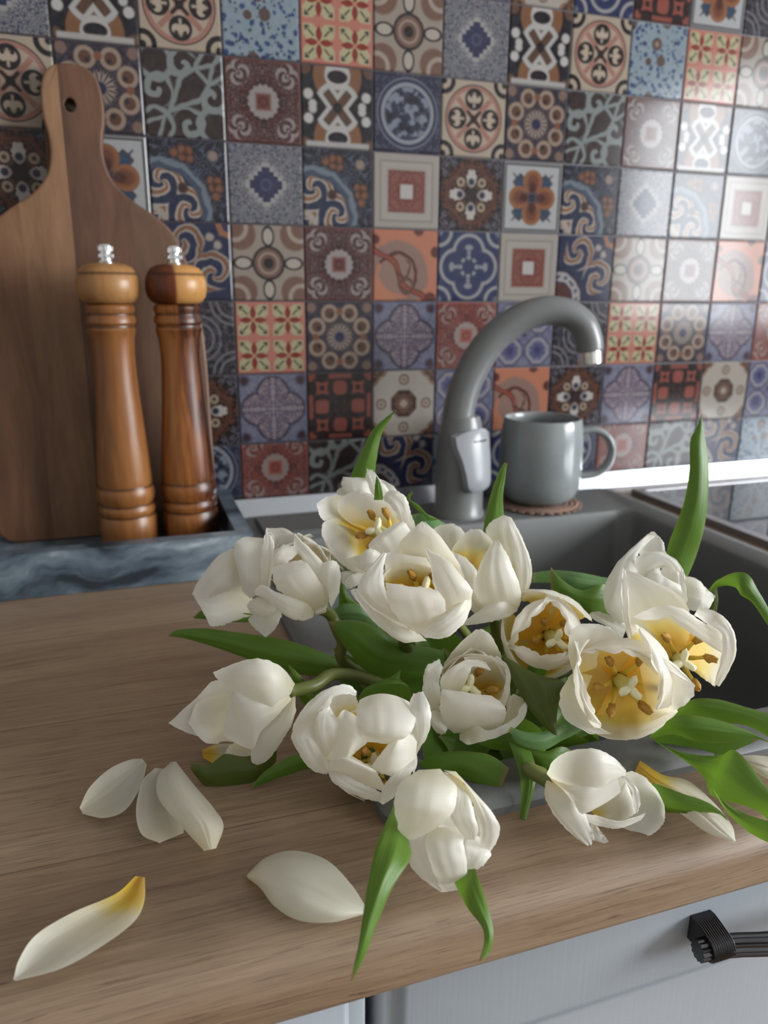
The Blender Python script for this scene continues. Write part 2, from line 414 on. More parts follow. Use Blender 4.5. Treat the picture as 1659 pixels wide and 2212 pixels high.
def T_wreath():
    g, u, v = tile_graph('wreath'); r = g.ln(u, v); a, b = fold(g, u, v)
    col = g.mix(C_(52, 58, 84), C_(120, 124, 138), scroll(g, a, b, 5, 5.0, 22.0, 0.5, 0.3)*0.5*g.gt(r, 0.95))
    col = g.mix(col, C_(140, 144, 156), g.band(r, 0.90, 0.02)); col = g.mix(col, C_(60, 68, 92), g.lt(r, 0.86))
    col = g.mix(col, C_(176, 178, 184), g.band(r, 0.74, 0.05)*0.85)
    n = g.noise(g.vec(u, v, 4.0), 4.2, 3.0)
    col = g.mix(col, C_(150, 156, 168), g.lt(r, 0.68)*g.gt(n, 0.53, 0.05)); col = g.mix(col, C_(38, 42, 58), g.lt(r, 0.62)*g.lt(n, 0.42, 0.04))
    return tile_fin(g, col)
def T_acanthus():
    g, u, v = tile_graph('acanthus'); s = (u+v)*0.7071; t = abs(u-v)*0.7071
    n = g.noise(g.vec(s, t, 2.3), 2.6, 1.0, 0.4); w = (n-0.5)*0.22
    def curl(cx, cy_, k, r0, ph):
        r = g.d(s, t, cx, cy_)+w; a = g.m('ARCTAN2', t-cy_, s-cx)
        return g.gt(g.m('SINE', r*k+a*1.0+ph), 0.15, 0.25)*g.lt(r, r0, 0.04)
    m = g.mx(curl(0.50, 0.52, 17.0, 0.40, 0.4), curl(-0.42, 0.55, 15.0, 0.42, 2.2))
    m = g.mx(m, g.band(t+w-g.m('SINE', s*3.4+0.6)*0.16, 0.16, 0.055, 0.03), g.band(g.d(s, t, 0.05, 1.05)+w, 0.42, 0.07, 0.03))
    m = g.mx(m, g.band(g.d(s, t, 1.0, 0.0)+w, 0.34, 0.06, 0.03), g.band(g.d(s, t, -1.05, 0.0)+w, 0.42, 0.06, 0.03))
    col = g.mix(C_(70, 56, 52), C_(156, 162, 160), m)
    return tile_fin(g, col)
def T_snow(name='snow', bgc=(160, 158, 158), ink=(84, 88, 112), mid=(66, 72, 104)):
    g, u, v = tile_graph(name); a, b = fold(g, u, v); p, q = g.mx(a, b), g.mn(a, b); r = g.ln(u, v)
    col = C_(*bgc)
    col = g.mix(col, C_(*ink), scroll(g, p, q, 6, 6.5, 40.0, 0.15, 0.3)*g.gt(p+q, 0.62)*0.95)
    st = (g.m('FLOOR', p*9.0)+g.m('FLOOR', q*9.0))/9.0+0.08+g.m('SINE', p*26.0)*0.02
    col = g.mix(col, C_(182, 178, 176), g.lt(st, 0.62)); col = g.mix(col, C_(*mid), g.lt(st, 0.46)); col = g.mix(col, C_(112, 116, 140), g.band(r, 0.13, 0.03)*0.6)
    return tile_fin(g, col)
def T_baroque():
    g, u, v = tile_graph('baroque'); s = (u+v)*0.5; t = abs(u-v)*0.5
    n = g.noise(g.vec(s, t, 7.7), 3.2, 2.0); w = (n-0.5)*0.2
    col = g.mix(C_(44, 48, 62), C_(100, 106, 122), g.gt(g.m('SINE', g.noise(g.vec(s, t, 3.1), 5.0, 1.0)*34.0), 0.62, 0.2))
    arc = g.d(s, t, -0.75, 0.0)+w
    col = g.mix(col, C_(136, 146, 156), g.band(arc, 0.86, 0.05)); col = g.mix(col, C_(84, 98, 118), g.band(arc, 0.76, 0.04))
    lo = g.lt(arc, 0.70)
    sw = g.m('SINE', g.d(s, t, -0.38, 0.34)*22.0+g.m('ARCTAN2', t-0.34, s+0.38)*2.0+n*4.0)
    col = g.mix(col, C_(52, 64, 92), lo); col = g.mix(col, C_(196, 186, 176), lo*g.gt(sw, -0.05, 0.3)); col = g.mix(col, C_(160, 118, 88), lo*g.gt(sw, 0.78, 0.12))
    col = g.mix(col, C_(84, 58, 48), lo*g.lt(g.d(s, t, -0.18, 0.0), 0.10)); col = g.mix(col, C_(190, 180, 170), g.band(g.d(s, t, -1.0, 0.0), 0.22, 0.05))
    for cx, cy_ in ((0.30, 0.26), (0.38, 0.36), (0.22, 0.37), (0.30, 0.46), (0.16, 0.52)):
        col = g.mix(col, C_(60, 44, 44), g.lt(g.d(s, t, cx, cy_), 0.092)); col = g.mix(col, C_(150, 106, 80), g.lt(g.d(s, t, cx, cy_), 0.07))
    col = g.mix(col, C_(96, 60, 44), g.lt(g.d(s, t, 0.30, 0.36), 0.05)); col = g.mix(col, C_(168, 150, 140), g.lt(g.d(s, t, 0.64, 0.0), 0.09))
    return tile_fin(g, col)
def T_square():
    g, u, v = tile_graph('square'); a, b = fold(g, u, v); p, q = g.mx(a, b), g.mn(a, b)
    col = g.mix(C_(186, 178, 170), C_(160, 150, 144), g.band(p, 0.80, 0.02))
    col = g.mix(col, C_(196, 188, 180), g.band(p, 0.70, 0.05)*0.5)
    n = scroll(g, p, q, 9, 8.0, 34.0, 0.2, 0.4)
    red = g.mix(C_(134, 74, 64), C_(172, 124, 112), n*0.7)
    col = g.mix(col, red, g.lt(p, 0.57, 0.015)); col = g.mix(col, C_(204, 200, 194), g.lt(p, 0.19, 0.02))
    return tile_fin(g, col)
def T_starburst():
    g, u, v = tile_graph('starburst'); a, b = fold(g, u, v); p, q = g.mx(a, b), g.mn(a, b); r = g.ln(u, v); ang = g.m('ARCTAN2', v, u)
    orn = scroll(g, p, q, 12, 4.6, 26.0, 0.2, 0.3)
    col = g.mix(C_(46, 34, 34), C_(124, 80, 56), orn*g.lt(p+q*0.6, 1.08)); col = g.mix(col, C_(140, 140, 152), orn*0.5*g.gt(p+q*0.6, 1.1))
    rim = p+q*0.55+g.m('COSINE', ang*8.0)*0.05
    col = g.mix(col, C_(116, 74, 52), g.band(rim, 0.86, 0.05)); 
    pe = g.ln((p-0.46)/0.26, q/0.17)+g.m('COSINE', g.m('ARCTAN2', q, p-0.3)*14.0)*0.10
    col = g.mix(col, C_(206, 200, 194), g.lt(pe, 0.92, 0.08)); col = g.mix(col, C_(50, 56, 84), g.lt(g.d(p, q, 0.36, 0.0), 0.10))
    dd = g.d(a, b, 0.34, 0.34)
    col = g.mix(col, C_(190, 172, 150), g.lt(dd, 0.13)); col = g.mix(col, C_(86, 58, 44), g.lt(dd, 0.06)); col = g.mix(col, C_(58, 40, 44), g.lt(r, 0.16))
    return tile_fin(g, col)
def T_blossom():
    g, u, v = tile_graph('blossom'); a, b = fold(g, u, v); p, q = g.mx(a, b), g.mn(a, b); r = g.ln(u, v)
    col = C_(196, 196, 196)
    col = g.mix(col, C_(58, 52, 52), g.band(p, 0.92, 0.025)); col = g.mix(col, C_(120, 114, 112), g.gt(p, 0.97))
    col = g.mix(col, C_(86, 86, 96), g.lt(p+g.m('SINE', q*26.0)*0.04, 0.64)*g.gt(q, 0.10)); col = g.mix(col, C_(62, 92, 118), g.lt(p, 0.56)*g.gt(q, 0.06))
    dp = g.d(p, q, 0.46, 0.0)
    col = g.mix(col, C_(166, 118, 82), g.lt(dp, 0.33, 0.02)); col = g.mix(col, C_(136, 86, 62), g.lt(g.ln((p-0.42)*0.8, q), 0.20, 0.06)); col = g.mix(col, C_(96, 56, 48), g.lt(g.ln((p-0.28)*0.7, q), 0.12, 0.05))
    col = g.mix(col, C_(52, 56, 78), g.lt(r, 0.13))
    return tile_fin(g, col)
def T_paisley():
    g, u, v = tile_graph('paisley'); n = g.noise(g.vec(u, v, 1.1), 2.2, 1.0)
    u2, v2 = u+(n-0.5)*0.25, v-(n-0.5)*0.25
    d1 = g.d(u2, v2, -0.25, -0.25)
    col = g.mix(C_(206, 142, 114), C_(164, 136, 124), g.band(d1, 0.80, 0.16, 0.06))
    col = g.mix(col, C_(96, 52, 42), g.band(d1, 0.60, 0.055, 0.03)*g.gt(u2+v2, -0.75)); col = g.mix(col, C_(168, 140, 126), g.lt(d1, 0.54))
    d2 = abs(u2+v2*0.95+0.42+g.m('SINE', (u2-v2)*3.2)*0.16)
    col = g.mix(col, C_(110, 60, 46), g.lt(d2, 0.13)); col = g.mix(col, C_(176, 96, 70), g.lt(d2, 0.06))
    d3 = g.d(u2, v2, -0.08, -0.05)
    col = g.mix(col, C_(84, 62, 56), g.band(d3, 0.24, 0.025)*g.gt(u2-v2, -0.2)); col = g.mix(col, C_(120, 84, 72), g.band(g.d(u2, v2, 0.02, -0.55), 0.2, 0.05))
    col = g.mix(col, C_(206, 146, 116), g.lt(u+v, -1.25)); col = g.mix(col, C_(112, 62, 50), g.lt(g.d(u, v, -0.95, 0.72), 0.14)); col = g.mix(col, C_(112, 62, 50), g.lt(g.d(u, v, 0.95, 0.4), 0.16))
    col = g.mix(col, C_(120, 70, 56), g.lt(g.d(u, v, 0.4, 1.0), 0.16)); col = g.mix(col, C_(120, 60, 48), g.lt(g.d(u, v, 0.80, -0.95), 0.2))
    return tile_fin(g, col)
def quatre(g, p, q, c, rad): return g.d(p, q, c, 0.0)-rad
def T_quatrefoil():
    g, u, v = tile_graph('quatrefoil'); a, b = fold(g, u, v); p, q = g.mx(a, b), g.mn(a, b); r = g.ln(u, v)
    sd = g.mn(quatre(g, p, q, 0.42, 0.42), g.mx(a, b)-0.42)
    col = C_(54, 66, 108)
    col = g.mix(col, C_(176, 174, 172), g.band(sd, 0.07, 0.05)); col = g.mix(col, C_(70, 84, 120), g.band(sd, 0.0, 0.02))
    cr = g.d(a, b, 1.0, 1.0); col = g.mix(col, C_(176, 174, 172), g.band(cr, 0.40, 0.05)*g.gt(sd, 0.1)); col = g.mix(col, C_(130, 134, 150), g.lt(cr, 0.14))
    ro = g.band(r, 0.26, 0.05)*g.gt(g.m('COSINE', g.m('ARCTAN2', v, u)*8.0), -0.4, 0.3)
    col = g.mix(col, C_(166, 166, 168), ro); col = g.mix(col, C_(160, 162, 168), g.lt(q, 0.05)*g.band(p, 0.48, 0.16)); col = g.mix(col, C_(166, 166, 168), g.lt(g.d(p, q, 0.56, 0.07), 0.06))
    return tile_fin(g, col)
def T_loops():
    g, u, v = tile_graph('loops'); a, b = fold(g, u, v); p, q = g.mx(a, b), g.mn(a, b); r = g.ln(u, v); ang = g.m('ARCTAN2', v, u)
    col = g.mix(C_(56, 54, 74), C_(104, 90, 88), scroll(g, p, q, 2, 6.0, 28.0, 0.5, 0.3)*0.7)
    dl = g.d(p, q, 0.68, 0.30)
    col = g.mix(col, C_(178, 158, 142), g.band(dl, 0.20, 0.055)); col = g.mix(col, C_(118, 84, 62), g.lt(dl, 0.14)); col = g.mix(col, C_(60, 50, 56), g.lt(g.d(p, q, 0.62, 0.26), 0.06))
    col = g.mix(col, C_(148, 102, 78), g.lt(g.d(p, q, 0.72, 0.0), 0.10)); col = g.mix(col, C_(160, 134, 120), g.lt(g.d(a, b, 0.84, 0.84), 0.14)*0.8)
    da = g.lt(r+g.m('COSINE', ang*16.0)*0.06, 0.40)*g.gt(g.m('COSINE', ang*16.0), -0.5, 0.4)
    col = g.mix(col, C_(176, 160, 148), da); col = g.mix(col, C_(48, 54, 96), g.lt(r, 0.15))
    return tile_fin(g, col)
def T_redstar():
    g, u, v = tile_graph('redstar')
    def cell(x): return (g.m('FRACT', (x+1.0)*1.0+0.0)*2.0-1.0)
    cx, cy_ = cell(u), cell(v); a, b = fold(g, cx, cy_); p, q = g.mx(a, b), g.mn(a, b)
    col = C_(202, 194, 158)
    col = g.mix(col, C_(206, 142, 126), g.gt(p, 0.86-0.0)); col = g.mix(col, C_(206, 142, 126), g.lt(g.d(a, b, 1.0, 0.0), 0.34)); col = g.mix(col, C_(206, 142, 126), g.lt(g.d(a, b, 0.0, 1.0), 0.34))
    leaf = q-g.m('MULTIPLY', g.m('SINE', g.m('MINIMUM', p*1.25, 1.0)*3.14159), 0.17)
    col = g.mix(col, C_(158, 62, 46), g.lt(leaf, 0.0, 0.02)*g.lt(p, 0.78)); col = g.mix(col, C_(210, 160, 130), g.lt(p, 0.10))
    dg = abs(a-b)
    col = g.mix(col, C_(60, 52, 46), g.lt(dg, 0.06)*g.gt(p, 0.3)*g.lt(p, 0.62)); col = g.mix(col, C_(54, 46, 42), g.lt(g.d(a, b, 0.70, 0.70), 0.09))
    col = g.mix(col, C_(54, 46, 42), g.lt(g.d(a, b, 0.58, 0.72), 0.05)); col = g.mix(col, C_(54, 46, 42), g.lt(g.d(a, b, 0.72, 0.58), 0.05))
    return tile_fin(g, col)
def T_ditsy():
    g, u, v = tile_graph('ditsy')
    n = g.noise(g.vec(u, v, 3.0), 6.0, 2.0); d1, c1 = g.voro(g.vec(u, v, 5.0), 5.0); d2, c2 = g.voro(g.vec(u+0.3, v, 9.0), 7.5); d3, c3 = g.voro(g.vec(u, v+0.7, 1.0), 1.5)
    col = g.mix(C_(142, 158, 172), C_(176, 188, 194), n)
    col = g.mix(col, C_(62, 92, 142), g.lt(d1+(n-0.5)*0.5, 0.33, 0.05)); col = g.mix(col, C_(58, 74, 78), g.lt(d2+(n-0.5)*0.7, 0.24, 0.05))
    col = g.mix(col, C_(112, 92, 84), g.lt(d3, 0.27, 0.02)); col = g.mix(col, C_(170, 152, 136), g.lt(d3, 0.12, 0.02))
    return tile_fin(g, col)
def T_lilac():
    g, u, v = tile_graph('lilac'); a, b = fold(g, u, v); p, q = g.mx(a, b), g.mn(a, b); r = g.ln(u, v)
    sd = g.mn(quatre(g, p, q, 0.46, 0.46), g.mx(a, b)-0.44)
    ins = g.lt(sd, 0.0, 0.02)
    orn = scroll(g, p, q, 4, 5.6, 34.0, 0.25, 0.35)
    col = g.mix(C_(150, 150, 166), C_(90, 98, 142), orn*0.6*(1.0-ins))
    inside = g.mix(C_(172, 160, 168), C_(92, 88, 124), orn*0.85); inside = g.mix(inside, C_(110, 74, 76), scroll(g, p, q, 14, 5.0, 26.0, 0.82, 0.1)*0.8)
    col = g.mix(col, inside, ins); col = g.mix(col, C_(184, 174, 180), g.lt(q, 0.02)*ins)
    col = g.mix(col, C_(92, 74, 84), g.band(sd, 0.01, 0.028, 0.02)); dc = g.d(a, b, 0.84, 0.84); col = g.mix(col, C_(86, 62, 66), g.lt(dc+orn*0.06, 0.17))
    return tile_fin(g, col)
def T_chain():
    g, u, v = tile_graph('chain'); a, b = fold(g, u, v); p, q = g.mx(a, b), g.mn(a, b)
    col = C_(56, 38, 36)
    d1 = g.d(p, q, 0.50, 0.0); rose = C_(166, 98, 84)
    def cushion(cx, cy_, s): return g.mx(abs(a-cx), abs(b-cy_))+g.mn(abs(a-cx), abs(b-cy_))*0.0-s
    col = g.mix(col, rose, g.lt(g.m('POWER', g.m('POWER', abs(p-0.56), 4.0)+g.m('POWER', q, 4.0), 0.25), 0.205, 0.02))
    cu = g.mx(abs(a-0.56), abs(b-0.56)); cq = g.mn(abs(a-0.56), abs(b-0.56))
    col = g.mix(col, rose, g.lt(cu-cq*0.25, 0.15, 0.02)); col = g.mix(col, C_(44, 32, 32), g.lt(cu, 0.075, 0.02))
    col = g.mix(col, rose, g.gt(p, 0.84)*g.gt(abs(q-0.56), 0.20)*0.9*g.lt(p, 0.97)); col = g.mix(col, C_(120, 68, 60), g.lt(g.d(a, b, 0.13, 0.13), 0.035))
    return tile_fin(g, col)
def T_octagon():
    g, u, v = tile_graph('octagon'); a, b = fold(g, u, v); p, q = g.mx(a, b), g.mn(a, b); r = g.ln(u, v)
    col = C_(192, 184, 174); oc = g.mx(p, (a+b)*0.7071)
    orn = scroll(g, p, q, 17, 6.0, 26.0, 0.1, 0.3)
    cr = (1.0-a)+(1.0-b)
    col = g.mix(col, g.mix(C_(158, 124, 96), C_(104, 78, 62), orn), g.lt(cr+orn*0.12, 0.52))
    col = g.mix(col, C_(96, 74, 66), g.lt(oc, 0.42, 0.02)); col = g.mix(col, g.mix(C_(140, 112, 96), C_(72, 54, 52), orn), g.lt(oc, 0.36, 0.02)); col = g.mix(col, C_(186, 172, 158), g.lt(a+b, 0.16, 0.03))
    dr = g.d(p, q, 0.74, 0.0)
    col = g.mix(col, C_(140, 112, 92), g.band(dr, 0.14, 0.03)); col = g.mix(col, C_(140, 110, 90), g.lt(dr, 0.05))
    return tile_fin(g, col)
def T_rosettes():
    g, u, v = tile_graph('rosettes'); a, b = fold(g, u, v); x, y = a-0.5, b-0.5; r = g.ln(x, y); ang = g.m('ARCTAN2', y, x)
    orn = g.noise(g.vec(a, b, 3.3), 9.0, 2.0)
    col = g.mix(C_(142, 142, 162), C_(104, 106, 140), g.gt(orn, 0.52, 0.06)*0.6)
    oc = g.mx(g.mx(abs(x), abs(y)), (abs(x)+abs(y))*0.74)
    col = g.mix(col, C_(88, 86, 112), g.band(oc, 0.45, 0.025)); col = g.mix(col, C_(170, 166, 172), g.band(oc, 0.36, 0.05))
    col = g.mix(col, C_(104, 104, 142), g.lt(r+g.m('COSINE', ang*8.0)*0.035, 0.25)); col = g.mix(col, C_(74, 76, 118), g.lt(r, 0.11)); col = g.mix(col, C_(88, 82, 96), g.lt(g.mx(a, b), 0.07))
    return tile_fin(g, col)
def T_arcs():
    g, u, v = tile_graph('arcs'); a, b = fold(g, u, v); r = g.ln(u, v); p, q = g.mx(a, b), g.mn(a, b)
    orn = scroll(g, p, q, 21, 5.0, 26.0, 0.5, 0.3)
    col = g.mix(C_(42, 42, 54), C_(128, 126, 130), orn*0.6)
    for cx, cy_, rad in ((1.0, 1.0, 0.62), (1.0, 1.0, 0.44), (0.0, 0.0, 0.42), (0.0, 0.0, 0.62)):
        col = g.mix(col, C_(138, 136, 140), g.band(g.d(a, b, cx, cy_), rad, 0.032))
    col = g.mix(col, C_(46, 52, 74), g.lt(r, 0.22)); col = g.mix(col, C_(150, 146, 146), g.band(r, 0.16, 0.03)); col = g.mix(col, C_(58, 60, 78), g.lt(g.d(p, q, 0.72, 0.0), 0.12))
    return tile_fin(g, col)
def T_swirl():
    g, u, v = tile_graph('swirl'); s = (u+v)*0.5; t = abs(u-v)*0.5
    n = g.noise(g.vec(s, t, 15.2), 2.6, 2.0, 0.45); w = (n-0.5)*0.24
    a1 = g.m('SINE', g.d(s, t, 0.10, 0.42)*19.0+g.m('ARCTAN2', t-0.42, s-0.10)*2.0+n*5.0)
    col = C_(46, 56, 92)
    rg = g.lt(g.d(s, t, 0.10, 0.36)+w, 0.40)
    col = g.mix(col, C_(186, 178, 170), rg*g.gt(a1, 0.0, 0.3)); col = g.mix(col, C_(150, 108, 82), rg*g.gt(a1, 0.70, 0.15))
    e = g.d(s, t, -0.95, 0.0)+w*0.6
    col = g.mix(col, C_(104, 62, 50), g.lt(e, 0.36)); col = g.mix(col, C_(188, 182, 176), g.band(e, 0.50, 0.10)); col = g.mix(col, C_(58, 78, 128), g.band(e, 0.50, 0.035)*g.gt(g.m('SINE', t*40.0), 0.0, 0.3)); col = g.mix(col, C_(40, 46, 70), g.band(e, 0.64, 0.02))
    col = g.mix(col, C_(178, 128, 96), g.band(g.d(s, t, 1.0, 0.0)+w, 0.22, 0.06)); col = g.mix(col, C_(186, 176, 168), g.lt(g.d(s, t, 0.55, 0.10)+w, 0.07))
    return tile_fin(g, col)
TILE = dict(A=T_rings(), B=T_medal('maroon', (104, 54, 48), (74, 40, 38), (176, 166, 164), (132, 74, 64)), C=T_moth(), D=T_hearts(), E=T_wreath(), F=T_acanthus(),
            G=T_snow(), H=T_baroque(), I=T_square(), J=T_starburst(), K=T_blossom(), L=T_paisley(), M=T_quatrefoil(), N=T_loops(), O=T_redstar(), P=T_ditsy(),
            Q=T_lilac(), R=T_medal('coral', (160, 94, 82), (122, 70, 64), (178, 160, 154), (176, 104, 90)), S=T_chain(), T=T_octagon(), U=T_rosettes(), V=T_arcs(), W=T_swirl())
ROWS = {5: 'QRUVON', 4: 'NUWTMS', 3: 'CDPOAG', 2: 'NFBCED', 1: 'KHGHIJ', 0: 'IWABLM', -1: 'UVONQR', -2: 'LJQSTU', -3: 'MERFWP'}
ROWS[4] = 'T' 'MSKVQ'
def tile_mesh(mat, h=PITCH_T, w_=PITCH_T):
    g_ = 0.0008; b = 0.0012; hw = w_/2-g_; hh = h/2-g_; y1 = -0.0016; y0 = 0.0
    outer = [(-hw, -hh), (hw, -hh), (hw, hh), (-hw, hh)]; inner = [(-hw+b, -hh+b), (hw-b, -hh+b), (hw-b, hh-b), (-hw+b, hh-b)]
    verts = [(x, y0, z) for x, z in outer]+[(x, y1+0.0007, z) for x, z in outer]+[(x, y1, z) for x, z in inner]
    faces = [(8, 9, 10, 11)]
    for i in range(4):
        j = (i+1) % 4
        faces += [(4+i, 4+j, 8+j, 8+i), (i, j, 4+j, 4+i)]
    me = bpy.data.meshes.new('wall_tile'); me.from_pydata(verts, [], faces); ul = me.uv_layers.new(name='UVMap')
    for p in me.polygons:
        for li in p.loop_indices:
            co = me.vertices[me.loops[li].vertex_index].co; ul.data[li].uv = (co.x/(2*hw)+0.5, (co.z+PITCH_T/2-(PITCH_T-h)/2)/(PITCH_T)) if h < PITCH_T else (co.x/(2*hw)+0.5, co.z/(2*hh)+0.5)
    me.materials.append(mat); me.update(); return me
tm = {}
NCOL = range(-4, 16)
for row, seq in ROWS.items():
    for c in NCOL:
        k = seq[c % 6]
        cut = row == -3
        key = (k, cut)
        if key not in tm:
            tm[key] = tile_mesh(TILE[k], (H0-2*PITCH_T)-0.915 if cut else PITCH_T)
        o = bpy.data.objects.new('wall_tile', tm[key]); COL.objects.link(o); o.parent = wall
        zz = H0+(row+0.5)*PITCH_T
        if cut: zz = ((H0-2*PITCH_T)+0.915)/2
        o.location = ((c+0.5)*PITCH_T, 0.0, zz)
gb = boxes('grout_bed', [(-4*PITCH_T, 16*PITCH_T, -0.0003, 0.0004, 0.90, H0+6*PITCH_T)], M['grout'], wall)

# ------------------------------------------------------------------ worktop, skirting, cabinets, hob
SX0, SX1, SY0, SY1 = 0.134, 0.600, -0.549, -0.030      # sink outline
def counter():
    x0, x1 = -0.9, 1.5; yb, yf, t = 0.0, -0.600, 0.030; R_ = 0.016
    bm = bmesh.new()
    yq = SY0+0.012
    prof = [(yq, ZC)]
    prof += [(yf+R_+R_*math.cos(a)*1.0, ZC-R_+R_*math.sin(a)) for a in [math.radians(90+90*i/8) for i in range(9)]]
    prof += [(yf+0.004+0.004*math.cos(a), ZC-t+0.004+0.004*math.sin(a)) for a in [math.radians(180+90*i/4) for i in range(5)]]
    prof += [(yq, ZC-t)]
    rings = []
    for x in (x0, x1): rings.append([bm.verts.new((x, y, z)) for y, z in prof])
    n = len(prof)
    for i in range(n): bm.faces.new((rings[0][i], rings[0][(i+1) % n], rings[1][(i+1) % n], rings[1][i]))
    bm.faces.new(rings[0]); bm.faces.new(rings[1])
    for b in ((x0, SX0+0.012, yq, yb, ZC-t, ZC), (SX1-0.012, x1, yq, yb, ZC-t, ZC), (SX0+0.012, SX1-0.012, SY1-0.012, yb, ZC-t, ZC)): box_bm(bm, *b)
    o = from_bm('worktop', bm, M['counter'], smooth=True)
    return tag(o, 'brown oak-look laminate worktop with rounded front edge', 'countertop')
counter()
def skirting():
    prof = [(0.0, ZC), (0.0, ZC+0.0215), (-0.010, ZC+0.0225), (-0.0135, ZC+0.0215), (-0.021, ZC+0.003), (-0.021, ZC)]
    verts = [(x, y-0.0016 if y == 0.0 else y, z) for x in (-0.9, 1.5) for y, z in prof]; n = len(prof)
    faces = [(i, (i+1) % n, n+(i+1) % n, n+i) for i in range(n)]+[tuple(range(n)), tuple(range(2*n-1, n-1, -1))]
    o = mesh('trim_1', verts, faces, M['skirt'], smooth=False); return structure(o)
skirting()

def rrect(x0, x1, y0, y1, r, n=8):
    out = []
    for cx, cy_, a0 in ((x1-r, y1-r, 0), (x0+r, y1-r, 90), (x0+r, y0+r, 180), (x1-r, y0+r, 270)):
        for i in range(n+1):
            a = math.radians(a0+90*i/n); out.append((cx+r*math.cos(a), cy_+r*math.sin(a)))
    return out
def loft(name, rings, mat, parent, close=True, sharp=35):
    verts, faces = [], []; n = len(rings[0][0])
    for pts, z in rings: verts += [Vector((x, y, z)) for x, y in pts]
    for i in range(len(rings)-1):
        for k in range(n):
            k2 = (k+1) % n; faces.append((i*n+k, i*n+k2, (i+1)*n+k2, (i+1)*n+k))
    if close: faces.append(tuple((len(rings)-1)*n+k for k in range(n)))
    return mesh(name, verts, faces, mat, parent, sharp=sharp)
sink = thing('kitchen_sink', 'grey composite kitchen sink let into the wooden worktop', 'sink', Vector((0.36, -0.3, ZC)))
BX0, BX1, BY0, BY1 = 0.166, 0.566, -0.516, -0.123       # bowl opening
def sink_body():
    e = 0.0
    R = []
    def rr(d, r, z): R.append((rrect(SX0+d, SX1-d, SY0+d, SY1-d, r), z))
    rr(0.0, 0.018, ZC); rr(0.0, 0.018, ZC+0.004); rr(0.002, 0.017, ZC+0.0068); rr(0.006, 0.015, ZC+0.0082); rr(0.014, 0.012, ZC+0.0082); rr(0.018, 0.010, ZC+0.0072)
    def ri(d, r, z): R.append((rrect(BX0+d, BX1-d, BY0+d, BY1-d, r), z))
    ri(-0.003, 0.020, ZC+0.0072); ri(0.0, 0.018, ZC+0.0055); ri(0.002, 0.018, ZC+0.001); ri(0.006, 0.022, ZC-0.10); ri(0.010, 0.028, ZC-0.165); ri(0.022, 0.03, ZC-0.182); ri(0.05, 0.03, ZC-0.186)
    ri(0.12, 0.03, ZC-0.188)
    return loft('bowl', R, M['sink'], sink)
sink_body()
lathe('drain_strainer', [(0.0, 0.003), (0.012, 0.004), (0.02, 0.002), (0.036, 0.003), (0.042, 0.001), (0.042, -0.001)], (0.366, -0.32, ZC-0.1875), M['chrome'], sink)
boxes('deck_ledge', [(SX0+0.022, 0.300, -0.112, -0.050, ZC+0.006, ZC+0.012)], M['sink'], sink, 0.004, 3, True)

hob = thing('induction_hob', 'black glass hob with steel frame set in worktop beside sink', 'hob', Vector((0.92, -0.3, ZC)))
HX0, HX1, HY0, HY1 = 0.622, 1.20, -0.56, -0.050
boxes('glass', [(HX0+0.012, HX1-0.012, HY0+0.012, HY1-0.010, ZC, ZC+0.0065)], M['black_glass'], hob, 0.0008, 1)
for b in ((HX0, HX0+0.012, HY0, HY1), (HX1-0.012, HX1, HY0, HY1), (HX0+0.012, HX1-0.012, HY0, HY0+0.012), (HX0+0.012, HX1-0.012, HY1-0.010, HY1)):
    boxes('frame_bar', [(b[0], b[1], b[2], b[3], ZC, ZC+0.0075)], M['steel'], hob, 0.002, 2)

FY = -0.582                                             # plane of the cabinet fronts
def panel_front(name, x0, x1, z0, z1, parent, rail):
    """a frame-and-panel front: rounded outer edge, flat rails, a bevel down to the recessed panel"""
    rings = []
    def q(d, y): rings.append([(x0+d, y, z0+d), (x1-d, y, z0+d), (x1-d, y, z1-d), (x0+d, y, z1-d)])
    q(0.0, FY+0.020); q(0.0, FY+0.010); q(0.001, FY+0.0068); q(0.004, FY+0.0050); q(0.009, FY+0.0045); q(0.0115, FY+0.0008); q(0.013, FY)
    q(rail, FY); q(rail+0.0012, FY-0.0012); q(rail+0.0036, FY-0.0014); q(rail+0.0065, FY+0.003); q(rail+0.008, FY+0.0035)
    verts = [v for r in rings for v in r]; faces = []
    for i in range(len(rings)-1):
        for k in range(4): faces.append((i*4+k, i*4+(k+1) % 4, (i+1)*4+(k+1) % 4, (i+1)*4+k))
    n = len(rings)-1; faces.append((n*4, n*4+1, n*4+2, n*4+3)); faces.append((3, 2, 1, 0))
    return mesh(name, verts, faces, M['cabinet'], parent, sharp=50)
GAPX = 0.1165
cab = thing('base_cabinet', 'white painted base cabinet below sink with black handle on drawer', 'cabinet', Vector((0.42, -0.3, 0.0)))
boxes('carcass', [(GAPX+0.002, 0.72, -0.56, -0.03, 0.10, 0.70)], M['cabinet'], cab)
boxes('carcass_rail', [(GAPX+0.002, 0.72, -0.56, -0.552, 0.70, 0.862)], M['cabinet'], cab)
df = panel_front('drawer_front', GAPX+0.002, 0.72, 0.56, 0.868, cab, 0.058)
panel_front('door', GAPX+0.002, 0.72, 0.12, 0.556, cab, 0.058)
cab2 = thing('base_cabinet', 'white painted base cabinet under bare worktop left of sink', 'cabinet', Vector((-0.2, -0.3, 0.0)))
boxes('carcass', [(-0.48, GAPX-0.003, -0.56, -0.03, 0.10, 0.868)], M['cabinet'], cab2)
panel_front('door', -0.48, GAPX-0.002, 0.12, 0.868, cab2, 0.050)

